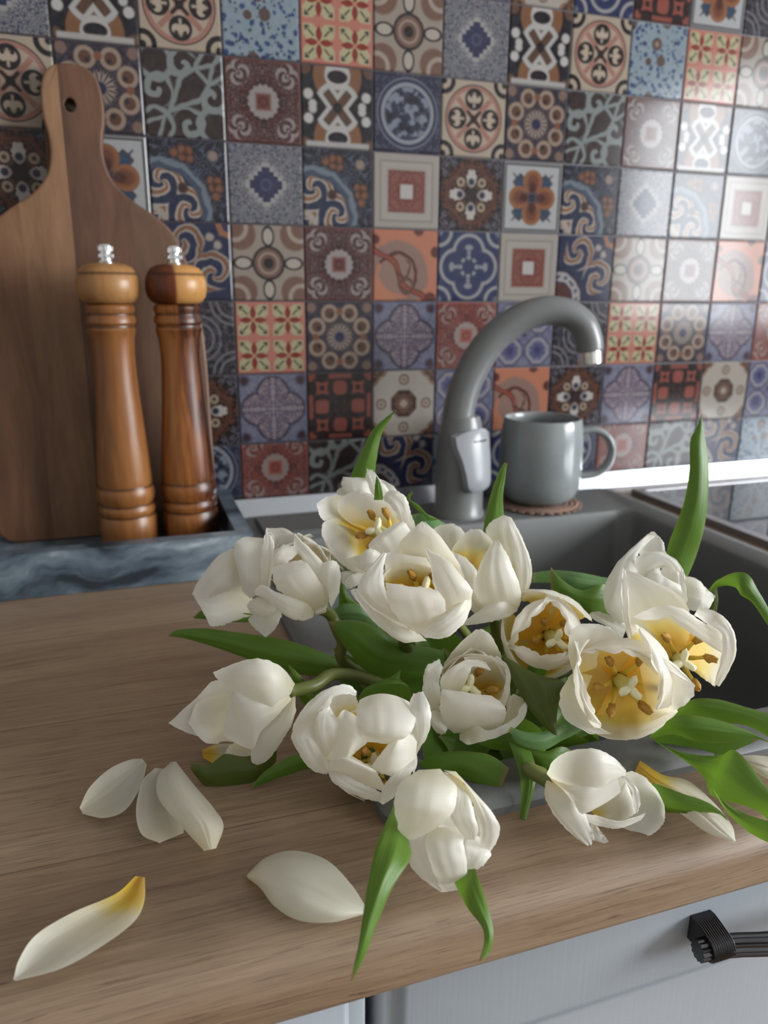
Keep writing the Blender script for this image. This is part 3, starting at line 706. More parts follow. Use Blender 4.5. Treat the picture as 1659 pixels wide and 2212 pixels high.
def handle():
    """pull: a fluted bar held by two ribbed straps"""
    hx = 0.2860; hz = 0.8365; ny = FY-0.0150
    def strap(xc):
        verts, faces = [], []; nr = 10; wid = 0.0125; prof = []
        prof.append((FY, hz+0.0080)); prof.append((FY-0.003, hz+0.0085))
        prof.append((FY-0.008, hz+0.0075)); 
        for i in range(11):
            a = math.radians(70-200*i/10); prof.append((ny+0.002-0.0064*math.cos(a), hz-0.0005+0.0064*math.sin(a)))
        prof.append((FY-0.008, hz-0.0060)); prof.append((FY, hz-0.0060))
        n = len(prof); seg = 4; S = nr*seg+1
        cy0 = FY-0.009; cz0 = hz
        for s in range(S):
            x = xc-wid/2+wid*s/(S-1); k = 0.94+0.06*abs(math.sin(math.pi*s/seg)) if 0 < s < S-1 else 0.93
            for y, z in prof:
                yy = y if y >= FY-1e-6 else cy0+(y-cy0)*k
                verts.append((x, yy, cz0+(z-cz0)*k))
        for s in range(S-1):
            for i in range(n): faces.append((s*n+i, s*n+(i+1) % n, (s+1)*n+(i+1) % n, (s+1)*n+i))
        faces += [tuple(range(n)), tuple(range(S*n-1, (S-1)*n-1, -1))]
        return verts, faces
    v, f = strap(hx); h = mesh('handle_strap', v, f, M['pewter'], cab, sharp=40); h.parent = df
    h.location = (0, 0, 0)
    v, f = strap(hx+0.16); h2 = mesh('handle_strap', v, f, M['pewter'], cab, sharp=40); h2.parent = df
    pts = [Vector((hx-0.0105, ny+0.003, hz-0.001)), Vector((hx, ny+0.002, hz-0.001)), Vector((hx+0.010, ny+0.0, hz-0.001)), Vector((hx+0.035, ny-0.006, hz-0.001)), Vector((hx+0.08, ny-0.008, hz-0.001)),
           Vector((hx+0.125, ny-0.006, hz-0.001)), Vector((hx+0.150, ny, hz-0.001)), Vector((hx+0.1705, ny+0.003, hz-0.001))]
    b = tube('handle_bar', catmull(pts, 40), 0.0050, M['pewter'], cab, n=72, flute=12, flute_amp=0.08, sharp=40); b.parent = df
handle()

# ------------------------------------------------------------------ marble tray
tray = thing('marble_tray', 'grey veined marble tray holding cutting board and two mills', 'tray', Vector((0.0, -0.1, ZC)))
TX0, TX1, TY0, TY1, TH = -0.27, 0.1315, -0.190, -0.026, 0.0380
def tray_body():
    t = 0.0135
    bm = bmesh.new()
    def ring(x0, x1, y0, y1, z): return [bm.verts.new(p) for p in ((x0, y0, z), (x1, y0, z), (x1, y1, z), (x0, y1, z))]
    a = ring(TX0, TX1, TY0, TY1, ZC+0.0005); b = ring(TX0, TX1, TY0, TY1, ZC+TH); c = ring(TX0+t, TX1-t, TY0+t, TY1-t, ZC+TH); d = ring(TX0+t, TX1-t, TY0+t, TY1-t, ZC+0.010)
    for p, q in ((a, b), (b, c), (c, d)):
        for i in range(4): bm.faces.new((p[i], p[(i+1) % 4], q[(i+1) % 4], q[i]))
    bm.faces.new(d); bm.faces.new(a[::-1])
    return from_bm('tray_body', bm, M['marble'], tray, bevel=0.0018, seg=2)
tray_body()

# ------------------------------------------------------------------ cutting board leaning on the tiles
TF = ZC+0.0102
def cutting_board():
    b0 = Vector((0.012, -0.066, TF)); lean = math.atan2(0.040, 0.43)
    up = Vector((0, math.sin(lean), math.cos(lean))); nrm = Vector((0, -math.cos(lean), math.sin(lean)))
    board = thing('cutting_board', 'paddle-shaped wooden cutting board with hole in handle, leaning on tiles', 'cutting board', b0)
    def uv(px, py):
        p = on_plane(px, py, b0, nrm); return ((p-b0).x, (p-b0).dot(up))
    right = [(150, 134), (185, 145), (210, 172), (223, 215), (226, 262), (222, 300), (226, 345), (243, 388), (280, 428), (330, 462), (372, 500), (402, 560), (425, 640), (445, 760), (458, 930), (467, 1060)]
    R_ = [uv(*p) for p in right]
    axis = R_[0][0]-0.0005
    R_ = [(x-axis, s) for x, s in R_]; R_[0] = (0.0, R_[0][1])
    R_ = [(p.x, p.y) for p in catmull([Vector((x, s, 0)) for x, s in R_], 60)]
    R_ += [(R_[-1][0]+0.0, 0.022), (R_[-1][0]-0.003, 0.009), (R_[-1][0]-0.010, 0.002), (R_[-1][0]-0.018, 0.0)]
    outline = R_+[(-x, s) for x, s in R_[::-1] if x > 1e-6]
    def clip(poly, x0, keep_right):
        out = []; n = len(poly)
        for i in range(n):
            a, b = poly[i], poly[(i+1) % n]; ia = (a[0] >= x0) == keep_right; ib = (b[0] >= x0) == keep_right
            if ia: out.append(a)
            if ia != ib:
                f = (x0-a[0])/(b[0]-a[0]); out.append((x0, a[1]+f*(b[1]-a[1])))
        return out
    hc = uv(151, 226); hc = (hc[0]-axis, hc[1])          # hole for hanging, bored right through
    wmax = max(x for x, s in outline); cuts = [-wmax-0.01, -0.052, -0.010, 0.042, wmax+0.01]
    th = 0.016
    for i in range(4):
        poly = clip(clip(outline, cuts[i], True), cuts[i+1], False)
        cl = []
        for p in poly:
            if not cl or (abs(p[0]-cl[-1][0])+abs(p[1]-cl[-1][1])) > 1e-5: cl.append(p)
        n = len(cl); e = 0.0022
        cx = sum(p[0] for p in cl)/n
        def P3(p, d): return b0+Vector((1, 0, 0))*(p[0]+axis)+up*p[1]+nrm*d
        # rounded rim where the outline is free, square where the staves meet
        def inset(p, k):
            on_cut = any(abs(p[0]-c) < 1e-4 for c in cuts)
            x, s = p
            j = cl.index(p); a, b = cl[j-1], cl[(j+1) % n]
            t = Vector((b[0]-a[0], b[1]-a[1])); 
            if t.length < 1e-9: return p
            t.normalize(); nn = Vector((t.y, -t.x))            # outline runs clockwise: inward normal
            if on_cut: return (x, s-(k if s > 0.2 else -k)*0.5)
            return (x-nn.x*k*sgn, s-nn.y*k*sgn)
        area = sum(cl[j][0]*cl[(j+1) % n][1]-cl[(j+1) % n][0]*cl[j][1] for j in range(n)); sgn = 1 if area > 0 else -1
        bm = bmesh.new()
        loops = []
        for d, k in ((-th, 0.0), (-e, 0.0), (-e*0.3, e*0.3), (0.0, e)):
            loops.append([bm.verts.new(P3(inset(p, k), d)) for p in cl])
        for a, b in zip(loops, loops[1:]):
            for j in range(n): bm.faces.new((a[j], a[(j+1) % n], b[(j+1) % n], b[j]))
        if cuts[i] < hc[0] < cuts[i+1]:
            m = 32; bore = []
            for d, rr in ((-th, 0.0058), (-0.0010, 0.0058), (-0.0003, 0.0061), (0.0, 0.0067)):
                bore.append([bm.verts.new(P3((hc[0]+0.82*rr*math.cos(2*math.pi*k/m), hc[1]+rr*math.sin(2*math.pi*k/m)), d)) for k in range(m)])
            for a, b in zip(bore, bore[1:]):
                for k in range(m): bm.faces.new((a[k], b[k], b[(k+1) % m], a[(k+1) % m]))
            for ring, rim in ((loops[0], bore[0]), (loops[-1], bore[-1])):
                ed = [bm.edges.get((q[k], q[(k+1) % len(q)])) for q in (ring, rim) for k in range(len(q))]
                bmesh.ops.triangle_fill(bm, use_beauty=True, edges=ed)
        else:
            bm.faces.new(loops[0][::-1]); bm.faces.new(loops[-1])
            bmesh.ops.triangulate(bm, faces=[f for f in bm.faces if len(f.verts) > 4])
        from_bm('stave', bm, M['mango'][i], board)
    return board
cutting_board()

# ------------------------------------------------------------------ mills
def mill(label, cx, cy_, mats, rot):
    t = thing('pepper_mill', label, 'pepper mill', Vector((cx, cy_, TF)), 'wooden mills in the marble tray')
    body = [(0.0245, 0.0), (0.0255, 0.002), (0.0255, 0.028), (0.0243, 0.030), (0.0243, 0.032), (0.0252, 0.034), (0.0252, 0.038), (0.0238, 0.040), (0.0236, 0.042), (0.0252, 0.045), (0.0258, 0.050), (0.0252, 0.055),
            (0.0238, 0.058), (0.0240, 0.060), (0.0240, 0.066), (0.0225, 0.090), (0.0205, 0.115), (0.0186, 0.140), (0.0176, 0.160), (0.0174, 0.175), (0.0182, 0.188), (0.0196, 0.194), (0.0204, 0.1965), (0.0192, 0.1985), (0.0192, 0.2005),
            (0.0208, 0.2025), (0.0208, 0.2065), (0.0194, 0.209), (0.0194, 0.2105), (0.0206, 0.213), (0.0206, 0.216), (0.0190, 0.218), (0.0150, 0.2182)]
    lathe('body', body, (cx, cy_, TF), mats[0], t, 56, 35)
    head = [(0.0150, 0.2184), (0.0190, 0.2186), (0.0222, 0.2205), (0.0252, 0.2250), (0.0264, 0.2310), (0.0262, 0.2370), (0.0248, 0.2425), (0.0242, 0.2432), (0.0232, 0.2455), (0.0205, 0.2487), (0.0150, 0.2512), (0.0080, 0.2520)]
    lathe('head', head, (cx, cy_, TF), mats[1], t, 56, 35)
    knob = [(0.0066, 0.2519), (0.0068, 0.2535), (0.0050, 0.2545), (0.0050, 0.2553), (0.0070, 0.2562), (0.0072, 0.2590), (0.0050, 0.2600), (0.0050, 0.2606), (0.0068, 0.2615), (0.0070, 0.2650), (0.0058, 0.2668), (0.0, 0.2672)]
    lathe('knob', knob, (cx, cy_, TF), M['chrome'], t, 24, 35)
    return t
mill('turned wooden mill with pale honey head, in front of cutting board', 0.030, -0.100, (M['mill_brown'], M['mill_pale']), 0)
mill('turned wooden mill with half dark half pale head, near tray corner', 0.0865, -0.100, (M['mill_streak'], M['mill_split']), 0)

# ------------------------------------------------------------------ faucet
DK = ZC+0.0072                                          # sink deck height
def faucet():
    fx, fy = 0.371, -0.088
    t = thing('kitchen_faucet', 'grey swan-neck kitchen faucet with paler lever handle behind sink', 'faucet', Vector((fx, fy, DK)))
    body = [(0.0275, 0.0), (0.0278, 0.003), (0.0262, 0.006), (0.0258, 0.030), (0.0250, 0.060), (0.0240, 0.085), (0.0215, 0.100), (0.0190, 0.108), (0.0, 0.110)]
    lathe('body', body, (fx, fy, DK), M['faucet'], t, 48, 50)
    a = math.radians(-16); dr = Vector((math.cos(a), math.sin(a), 0))
    def P(s, z): return Vector((fx, fy, 0))+dr*s+Vector((0, 0, z))
    path = [(-0.004, 0.985), (-0.003, 1.020), (0.006, 1.055), (0.026, 1.090), (0.052, 1.112), (0.078, 1.122), (0.103, 1.121), (0.121, 1.110), (0.1295, 1.094), (0.1315, 1.083)]
    pts = catmull([P(s, z) for s, z in path], 54)
    rad = [0.0172-0.0032*min(1, i/40) for i in range(55)]
    tube('spout', pts, rad, M['faucet'], t, 28)
    e = pts[-1]; d = (pts[-1]-pts[-3]).normalized()
    tube('aerator', [e-d*0.002, e+d*0.0005, e+d*0.0008, e+d*0.0125, e+d*0.0135], [0.0118, 0.0118, 0.0128, 0.0128, 0.0112], M['chrome'], t, 32, sharp=30)
    # lever: a broad blade curving down over the front of the body
    fdir = Vector((0.42, -0.90, 0)).normalized(); side = Vector((0.90, 0.42, 0)).normalized()
    prof = [(0.093, 0.0235, 0.020), (0.090, 0.0265, 0.0265), (0.080, 0.0285, 0.0262), (0.065, 0.0310, 0.0225), (0.050, 0.0325, 0.0195), (0.040, 0.0335, 0.0185), (0.034, 0.0325, 0.0165), (0.031, 0.0300, 0.0120)]
    verts, faces, n = [], [], 13
    c0 = Vector((fx, fy, DK))
    for off in (0.0, -0.0075):
        for z, dist, hw in prof:
            for k in range(n):
                s = -1+2*k/(n-1); dd = dist+off-0.45*(s*hw)**2/0.03
                verts.append(c0+fdir*dd+side*(s*hw)+Vector((0, 0, z+0.004*(1-s*s)*(1 if z > 0.085 else 0))))
    m = len(prof)
    for i in range(m-1):
        for k in range(n-1):
            a_ = i*n+k; faces.append((a_, a_+1, a_+n+1, a_+n)); b_ = m*n+a_; faces.append((b_, b_+n, b_+n+1, b_+1))
    for i in range(m-1):
        for k in (0, n-1): faces.append((i*n+k, (i+1)*n+k, m*n+(i+1)*n+k, m*n+i*n+k))
    for k in range(n-1):
        for i in (0, m-1): faces.append((i*n+k, i*n+k+1, m*n+i*n+k+1, m*n+i*n+k))
    lv = mesh('lever', verts, faces, M['lever'], t, sharp=50)
    bm = bmesh.new(); bm.from_mesh(lv.data); bmesh.ops.recalc_face_normals(bm, faces=bm.faces); bm.to_mesh(lv.data); bm.free()
    mk = []                                             # the row of small dark strokes printed on the lever
    for i in range(7):
        s = -0.0085+i*0.0028; cpt = c0+fdir*(0.0281-0.45*s*s/0.03)+side*s+Vector((0, 0, 0.0845)); mk.append((cpt, 0.0008 if i % 3 else 0.0011))
    verts, faces = [], []
    for cpt, hw in mk:
        k = len(verts); 
        for sx, sz in ((-1, -1), (1, -1), (1, 1), (-1, 1)): verts.append(cpt+side*sx*hw+Vector((0, 0, sz*0.0009))-fdir*(sz*0.0002))
        faces.append((k, k+1, k+2, k+3))
    mo = mesh('lever_print', verts, faces, M['dark'], t); mo.parent = lv
    return t
faucet()

# ------------------------------------------------------------------ coaster and mug
MX, MY = 0.474, -0.0790
def coaster():
    t = thing('crochet_coaster', 'round brown crocheted coaster under the grey mug', 'coaster', Vector((MX, MY, DK)))
    rings = 8; rad = 0.043
    for i in range(rings):
        R_ = rad*(i+1)/rings; m = max(24, int(96*(i+1)/rings)); pts = []
        for k in range(m+1):
            a = 2*math.pi*k/m; pts.append(Vector((MX+(R_+0.0008*math.cos(a*6*(i+2)))*math.cos(a), MY+(R_+0.0008*math.cos(a*6*(i+2)))*math.sin(a), DK+0.0024+0.0009*math.sin(a*5*(i+3)))))
        tube('cord_ring', pts, 0.0022, M['crochet'], t, 6, cap=False)
    m = 40; pts = []
    verts, faces = [], []
    for k in range(28):                                  # scalloped border loops
        a = 2*math.pi*k/28; c = Vector((MX+(rad+0.003)*math.cos(a), MY+(rad+0.003)*math.sin(a), DK+0.0022))
        for j in range(10):
            b = 2*math.pi*j/10; p = c+Vector((math.cos(a), math.sin(a), 0))*0.0032*math.cos(b)+Vector((-math.sin(a), math.cos(a), 0))*0.0034*math.sin(b)
            q = (p-c).normalized()
            for l in range(4):
                e = 2*math.pi*l/4; verts.append(p+q*0.0011*math.cos(e)+Vector((0, 0, 0.0011*math.sin(e))))
        base = k*40
        for j in range(10):
            for l in range(4): faces.append((base+j*4+l, base+j*4+(l+1) % 4, base+((j+1) % 10)*4+(l+1) % 4, base+((j+1) % 10)*4+l))
    mesh('scalloped_edge', verts, faces, M['crochet'], t)
coaster()
def mug():
    z0 = DK+0.0052
    t = thing('stoneware_mug', 'glossy grey stoneware mug standing on crocheted coaster by faucet', 'mug', Vector((MX, MY, z0)))
    out = [(0.0, 0.0), (0.026, 0.0), (0.034, 0.002), (0.0405, 0.008), (0.0445, 0.018), (0.0462, 0.032), (0.0462, 0.050), (0.0455, 0.070), (0.0440, 0.086), (0.0428, 0.0935), (0.0420, 0.0952), (0.0408, 0.0952), (0.0398, 0.0935),
           (0.0402, 0.085), (0.0415, 0.070), (0.0420, 0.045), (0.0400, 0.018), (0.034, 0.008), (0.0, 0.0065)]
    lathe('cup', out, (MX, MY, z0), M['mug'], t, 56, 60)
    a = math.radians(-18); d = Vector((math.cos(a), math.sin(a), 0))
    path = [(0.0430, 0.080), (0.0600, 0.081), (0.0740, 0.073), (0.0800, 0.058), (0.0760, 0.042), (0.0640, 0.032), (0.0450, 0.029)]
    pts = catmull([Vector((MX, MY, z0))+d*s+Vector((0, 0, z)) for s, z in path], 40)
    side = Vector((0, 0, 1)).cross(d); verts, faces, n = [], [], 12
    for i, p in enumerate(pts):
        tg = (pts[min(i+1, 40)]-pts[max(i-1, 0)]).normalized(); nn = tg.cross(side)
        for k in range(n):
            b = 2*math.pi*k/n; verts.append(p+side*0.0075*math.cos(b)+nn*0.0042*math.sin(b))
    for i in range(40):
        for k in range(n): faces.append((i*n+k, i*n+(k+1) % n, (i+1)*n+(k+1) % n, (i+1)*n+k))
    mesh('handle', verts, faces, M['mug'], t)
mug()
# ------------------------------------------------------------------ tulips
def petal_mat(name, white, yellow_to):
    g = G(name); n = g.N.new('ShaderNodeUVMap'); u, v, _ = g.xyz(n.outputs[0])
    geo = g.N.new('ShaderNodeNewGeometry'); back = X(g, geo.outputs['Backfacing'])
    warp = g.noise(g.vec(u*3.0, v*2.0, 0.0), 2.0, 2.0)
    vein = g.noise(g.vec((u-0.5)*30.0+warp*3.0, v*1.6, 0.0), 1.0, 3.0, 0.6)
    vv = v+(vein-0.5)*0.10+abs(u-0.5)*0.16
    inner = g.ramp(vv, [(0.0, (0.90, 0.50, 0.0)), (yellow_to*0.62, (0.95, 0.60, 0.004)), (yellow_to*0.92, (0.95, 0.74, 0.12)), (yellow_to*1.25, (0.93, 0.87, 0.64)), (min(0.95, yellow_to*2.2), white)])
    outer = g.ramp(vv, [(0.0, (0.62, 0.62, 0.30)), (0.10, (0.80, 0.76, 0.52)), (0.32, (0.87, 0.84, 0.71)), (0.6, white)])
    col = g.mix(inner, outer, back)
    col = g.mix(col, g.mix(col, (0.70, 0.68, 0.60), 0.5), vein*0.35)
    b = g.bump(vein, 0.12, 0.0006)
    g.fin(col, 0.38, spec=0.4)
    tr = g.N.new('ShaderNodeBsdfTranslucent'); g.L.new(g.mix(col, (1.0, 0.96, 0.86), 0.25), tr.inputs[0]); g.L.new(b.outputs[0], tr.inputs[1])
    ms = g.N.new('ShaderNodeMixShader'); ms.inputs[0].default_value = 0.50
    g.L.new(g.bsdf.outputs[0], ms.inputs[1]); g.L.new(tr.outputs[0], ms.inputs[2]); g.L.new(ms.outputs[0], g.out.inputs[0])
    return g.mat
M['petal'] = petal_mat('tulip_petal_white', (0.92, 0.90, 0.83), 0.34)
M['petal_deep'] = petal_mat('tulip_petal_yellow_heart', (0.92, 0.90, 0.83), 0.46)
M['petal_loose'] = petal_mat('tulip_petal_fallen', (0.78, 0.76, 0.64), 0.33)
def leaf_mat(name, front, rear, edge, trans):
    g = G(name); n = g.N.new('ShaderNodeUVMap'); u, v, _ = g.xyz(n.outputs[0])
    geo = g.N.new('ShaderNodeNewGeometry'); back = X(g, geo.outputs['Backfacing'])
    vein = g.noise(g.vec(u*34.0, v*1.6, 2.0), 1.0, 3.0, 0.6); br = g.noise(g.vec(u*4.0, v*7.0, 5.0), 1.0, 2.0)
    f = g.mix(tuple(x*0.72 for x in front), tuple(min(1, x*1.25) for x in front), vein*0.7+br*0.3)
    r = g.mix(tuple(x*0.75 for x in rear), tuple(min(1, x*1.2) for x in rear), vein*0.7+br*0.3)
    col = g.mix(f, r, back)
    col = g.mix(col, edge, g.gt(v+(br-0.5)*0.06, 0.955, 0.03)*0.9); col = g.mix(col, edge, g.gt(abs(u-0.5), 0.478, 0.012)*0.45)
    b = g.bump(vein, 0.25, 0.0006)
    g.fin(col, 0.36, spec=0.4)
    tr = g.N.new('ShaderNodeBsdfTranslucent'); g.L.new(g.mix(col, trans, 0.5), tr.inputs[0]); g.L.new(b.outputs[0], tr.inputs[1])
    ms = g.N.new('ShaderNodeMixShader'); ms.inputs[0].default_value = 0.34
    g.L.new(g.bsdf.outputs[0], ms.inputs[1]); g.L.new(tr.outputs[0], ms.inputs[2]); g.L.new(ms.outputs[0], g.out.inputs[0])
    return g.mat
M['leaf'] = leaf_mat('tulip_leaf', (0.10, 0.20, 0.024), (0.125, 0.225, 0.05), (0.24, 0.16, 0.07), (0.30, 0.52, 0.04))
M['leaf_pale'] = leaf_mat('tulip_leaf_bluish', (0.15, 0.29, 0.11), (0.19, 0.33, 0.15), (0.30, 0.32, 0.14), (0.35, 0.55, 0.14))
M['leaf_brown'] = leaf_mat('tulip_leaf_fading', (0.085, 0.12, 0.022), (0.10, 0.11, 0.03), (0.18, 0.11, 0.05), (0.22, 0.26, 0.04))
M['stem'] = plain('tulip_stem', (0.12, 0.14, 0.032), 0.4, 0, 90, 0.3, 0.1)
M['anther'] = plain('tulip_anther', (0.45, 0.24, 0.04), 0.75, 0, 500, 0.45, 0.5)
M['pollen_dark'] = plain('tulip_filament', (0.72, 0.52, 0.08), 0.6, 0, 200, 0.2, 0.2)
M['pistil'] = plain('tulip_pistil', (0.62, 0.60, 0.24), 0.45, 0, 200, 0.12, 0.1)
M['stigma'] = plain('tulip_stigma', (0.82, 0.78, 0.52), 0.6, 0, 200, 0.1, 0.2)

WK = [(0.0, 0.20), (0.12, 0.46), (0.30, 0.84), (0.48, 1.0), (0.66, 0.95), (0.82, 0.72), (0.93, 0.40), (1.0, 0.035)]
WK_BLUNT = [(0.0, 0.22), (0.12, 0.46), (0.30, 0.82), (0.50, 1.0), (0.70, 1.0), (0.86, 0.86), (0.95, 0.58), (1.0, 0.10)]
WK_FLAT = [(0.0, 0.25), (0.3, 0.85), (0.6, 1.0), (0.85, 0.95), (0.95, 0.85), (1.0, 0.72)]
def frame_of(axis):
    zx = axis.normalized(); xx = (RIGHT-zx*RIGHT.dot(zx)).normalized(); yy = zx.cross(xx)
    return Matrix((xx, yy, zx)).transposed()
SINK_END = Vector((0.345, -0.27, ZC-0.165))
tul = {}
def ellipsoid(name, c, ax, la, lb, mat, parent, n=10, m=8, lump=0.0, seed=0):
    fr_ = frame_of(ax); verts, faces = [], []
    for i in range(m+1):
        th = math.pi*i/m
        for k in range(n):
            a = 2*math.pi*k/n; d = Vector((math.sin(th)*math.cos(a)*lb, math.sin(th)*math.sin(a)*lb, math.cos(th)*la))
            if lump: d *= 1+lump*mnoise.noise(d*900+Vector((seed, 0, 0)))
            verts.append(c+fr_@d)
    for i in range(m):
        for k in range(n): faces.append((i*n+k, i*n+(k+1) % n, (i+1)*n+(k+1) % n, (i+1)*n+k))
    return mesh(name, verts, faces, mat, parent)
def shaped_petal(root, D, pts, W, rc, f='o', mat='petal', seed=0.0, blunt=False, crease=1.0, edge=0.0, ragged=1.0, yaw=0.0, nt=34, ns=21):
    """a petal grown along a spine (picture point, distance from the flower's middle in mm); W and rc in mm:
    breadth and radius of the cup; f tells which face looks out ('i' inner, 'o' outer) or the bearing of the petal round the flower"""
    sp = catmull([at(p[0], p[1], D+p[2]*0.001) for p in pts], nt); W *= 0.001; rc *= 0.00135 if f != 'i' else 0.0012
    if isinstance(f, str):
        ch = (sp[-1]-sp[0]); ch = (ch-FWD*ch.dot(FWD)).normalized(); side0 = ch.cross(-FWD)*(1 if f == 'i' else -1)
    else:
        a = math.radians(f-90); side0 = RIGHT*math.cos(a)+UP*math.sin(a)
    verts, uvs, faces = [], [], []
    for i, p in enumerate(sp):
        t = i/nt; tg = (sp[min(i+1, nt)]-sp[max(i-1, 0)]).normalized()
        side = (side0-tg*side0.dot(tg)).normalized()
        if yaw: side = Matrix.Rotation(math.radians(yaw), 3, tg) @ side
        nn = side.cross(tg)                                  # towards the inside of the flower
        hw = W/2*lerp_knots(WK_FLAT if blunt == 2 else WK_BLUNT if blunt else WK, t)
        for j in range(ns):
            s = -1+2*j/(ns-1)
            jag = 1+ragged*(0.05*mnoise.noise(Vector((t*26, 3.1*seed+(7 if s > 0 else 0), 0.5)))+0.05*mnoise.noise(Vector((t*70, 5.1*seed+(9 if s > 0 else 0), 1.5))))*abs(s)**4
            phi = max(-1.7, min(1.7, s*hw*jag/rc))
            ruff = 0.0013*ragged*mnoise.noise(Vector((t*8+seed*5.7, s*2.2, seed*1.3)))*(0.25+abs(s)**2)*min(1, t*4)
            ruff += 0.0007*ragged*mnoise.noise(Vector((t*22+seed*2.7, s*1.2, seed*3.3)))*abs(s)**3
            fold = 0.00035*crease*math.exp(-(s*hw/0.0016)**2)*math.sin(math.pi*min(1, t*1.1))
            fold -= 0.00022*crease*(math.exp(-((s*hw-0.0045)/0.0022)**2)+math.exp(-((s*hw+0.0042)/0.0022)**2))*math.sin(math.pi*t)
            fold += 0.00025*crease*mnoise.noise(Vector((s*11+seed, t*1.5, seed)))*math.sin(math.pi*t)
            q = p+tg*ragged*(0.0016*mnoise.noise(Vector((s*3.1, seed, 2.2)))+0.0007*mnoise.noise(Vector((s*9.1, seed, 5.2))))*max(0, t-0.8)*5+side*rc*math.sin(phi)+nn*(rc*(1-math.cos(phi))-edge*abs(s)**3*hw*min(1, t*3)+ruff+fold)
            verts.append(q); uvs.append((0.5+0.5*s, t))
    for i in range(nt):
        for j in range(ns-1):
            a = i*ns+j; faces.append((a, a+1, a+ns+1, a+ns))
    return mesh('petal', verts, faces, M[mat], root, uvs=uvs)
CR = dict(L=(360, 1000, 2.37), R=(960, 1080, 2.373), N=(900, 1330, 4.608), P=(0, 0, 1.0))
def sheet(root, name, crop, Lp, Rp, D, dz, bulge, face='o', mat='petal', v0=None, crease=1.0, ragged=1.0, seed=0.0, nt=32, ns=17, arch=0.0, v1=1.0):
    """a blade between two edges (both from foot to tip); each picture point is set at the flower's distance D plus dz (mm),
    the middle swells towards the viewer by bulge (mm); face tells which side looks out"""
    ox, oy, k = CR[crop]
    el = catmull([Vector((ox+p[0]/k, oy+p[1]/k, 0)) for p in Lp], nt); er = catmull([Vector((ox+p[0]/k, oy+p[1]/k, 0)) for p in Rp], nt)
    dzs = [p.x for p in catmull([Vector((d, 0, 0)) for d in dz], nt)]
    if v0 is None: v0 = 0.25 if face == 'o' else 0.0
    verts, uvs, faces = [], [], []
    for i in range(nt+1):
        t = i/nt; a, b = el[i], er[i]; wpx = (b-a).length; hwm = wpx*D/F_PX/2
        for j in range(ns):
            s = -1+2*j/(ns-1)
            jag = ragged*(0.9*mnoise.noise(Vector((t*14, seed*3.1+(7 if s > 0 else 0), 0.5)))+0.7*mnoise.noise(Vector((t*38, seed*5.1+(9 if s > 0 else 0), 1.5))))*abs(s)**6
            endj = ragged*1.8*mnoise.noise(Vector((s*3.3, seed*2.0, 4.4)))*max(0, t-0.8)*5
            p = a.lerp(b, (s+1)/2)+(b-a).normalized()*jag*2.2*(1 if s > 0 else -1)
            if i > 0 and endj: 
                tg = (el[i]-el[i-1]+er[i]-er[i-1]); p = p+tg.normalized()*endj
            if arch:
                tg = (el[2]-el[0]+er[2]-er[0]).normalized(); p = p-tg*arch*(1-s*s)*max(0, 1-t*2.2)**2
            q = math.sqrt(max(0.0, 1-s*s*0.98)); prof = 0.55*q+0.45*(1-s*s)
            d = dzs[i]-bulge*prof*min(1.0, hwm/0.008)*(0.35+0.65*math.sin(math.pi*min(1, 0.15+t*0.85)))
            d += ragged*0.7*mnoise.noise(Vector((t*5+seed*3.7, s*2.0, seed)))*(0.3+abs(s)**2)
            sg = 1 if face == 'o' else -1
            cr_ = crease*math.sin(math.pi*min(1, t*1.05))
            d += sg*(0.28*cr_*math.exp(-(s*hwm/0.0015)**2)-0.14*cr_*(math.exp(-((s*hwm-0.0042)/0.002)**2)+math.exp(-((s*hwm+0.004)/0.002)**2)))
            d += 0.22*crease*mnoise.noise(Vector((s*7+seed, t*1.2, seed)))*math.sin(math.pi*t)
            verts.append(at(p.x, p.y, D+d*0.001)); uvs.append((0.5+0.5*s, v0+(v1-v0)*t))
    for i in range(nt):
        for j in range(ns-1):
            k_ = i*ns+j; faces.append((k_, k_+1, k_+ns+1, k_+ns))
    n = Vector()
    for f in faces[::7]: n += (verts[f[1]]-verts[f[0]]).cross(verts[f[3]]-verts[f[0]])
    c = verts[len(verts)//2]
    tow = n.dot(CAM-c) > 0
    if tow != (face == 'i'): faces = [f[::-1] for f in faces]
    return mesh(name, verts, faces, M[mat], root, uvs=uvs)
def around(cx, cy_, D, az, prof):
    """spine of a petal of a flower that looks at the viewer: (distance from the middle, depth) in mm"""
    k = F_PX/D*0.001; a = math.radians(az)
    return [(cx+r*k*math.cos(a), cy_-r*k*math.sin(a), dz) for r, dz in prof]
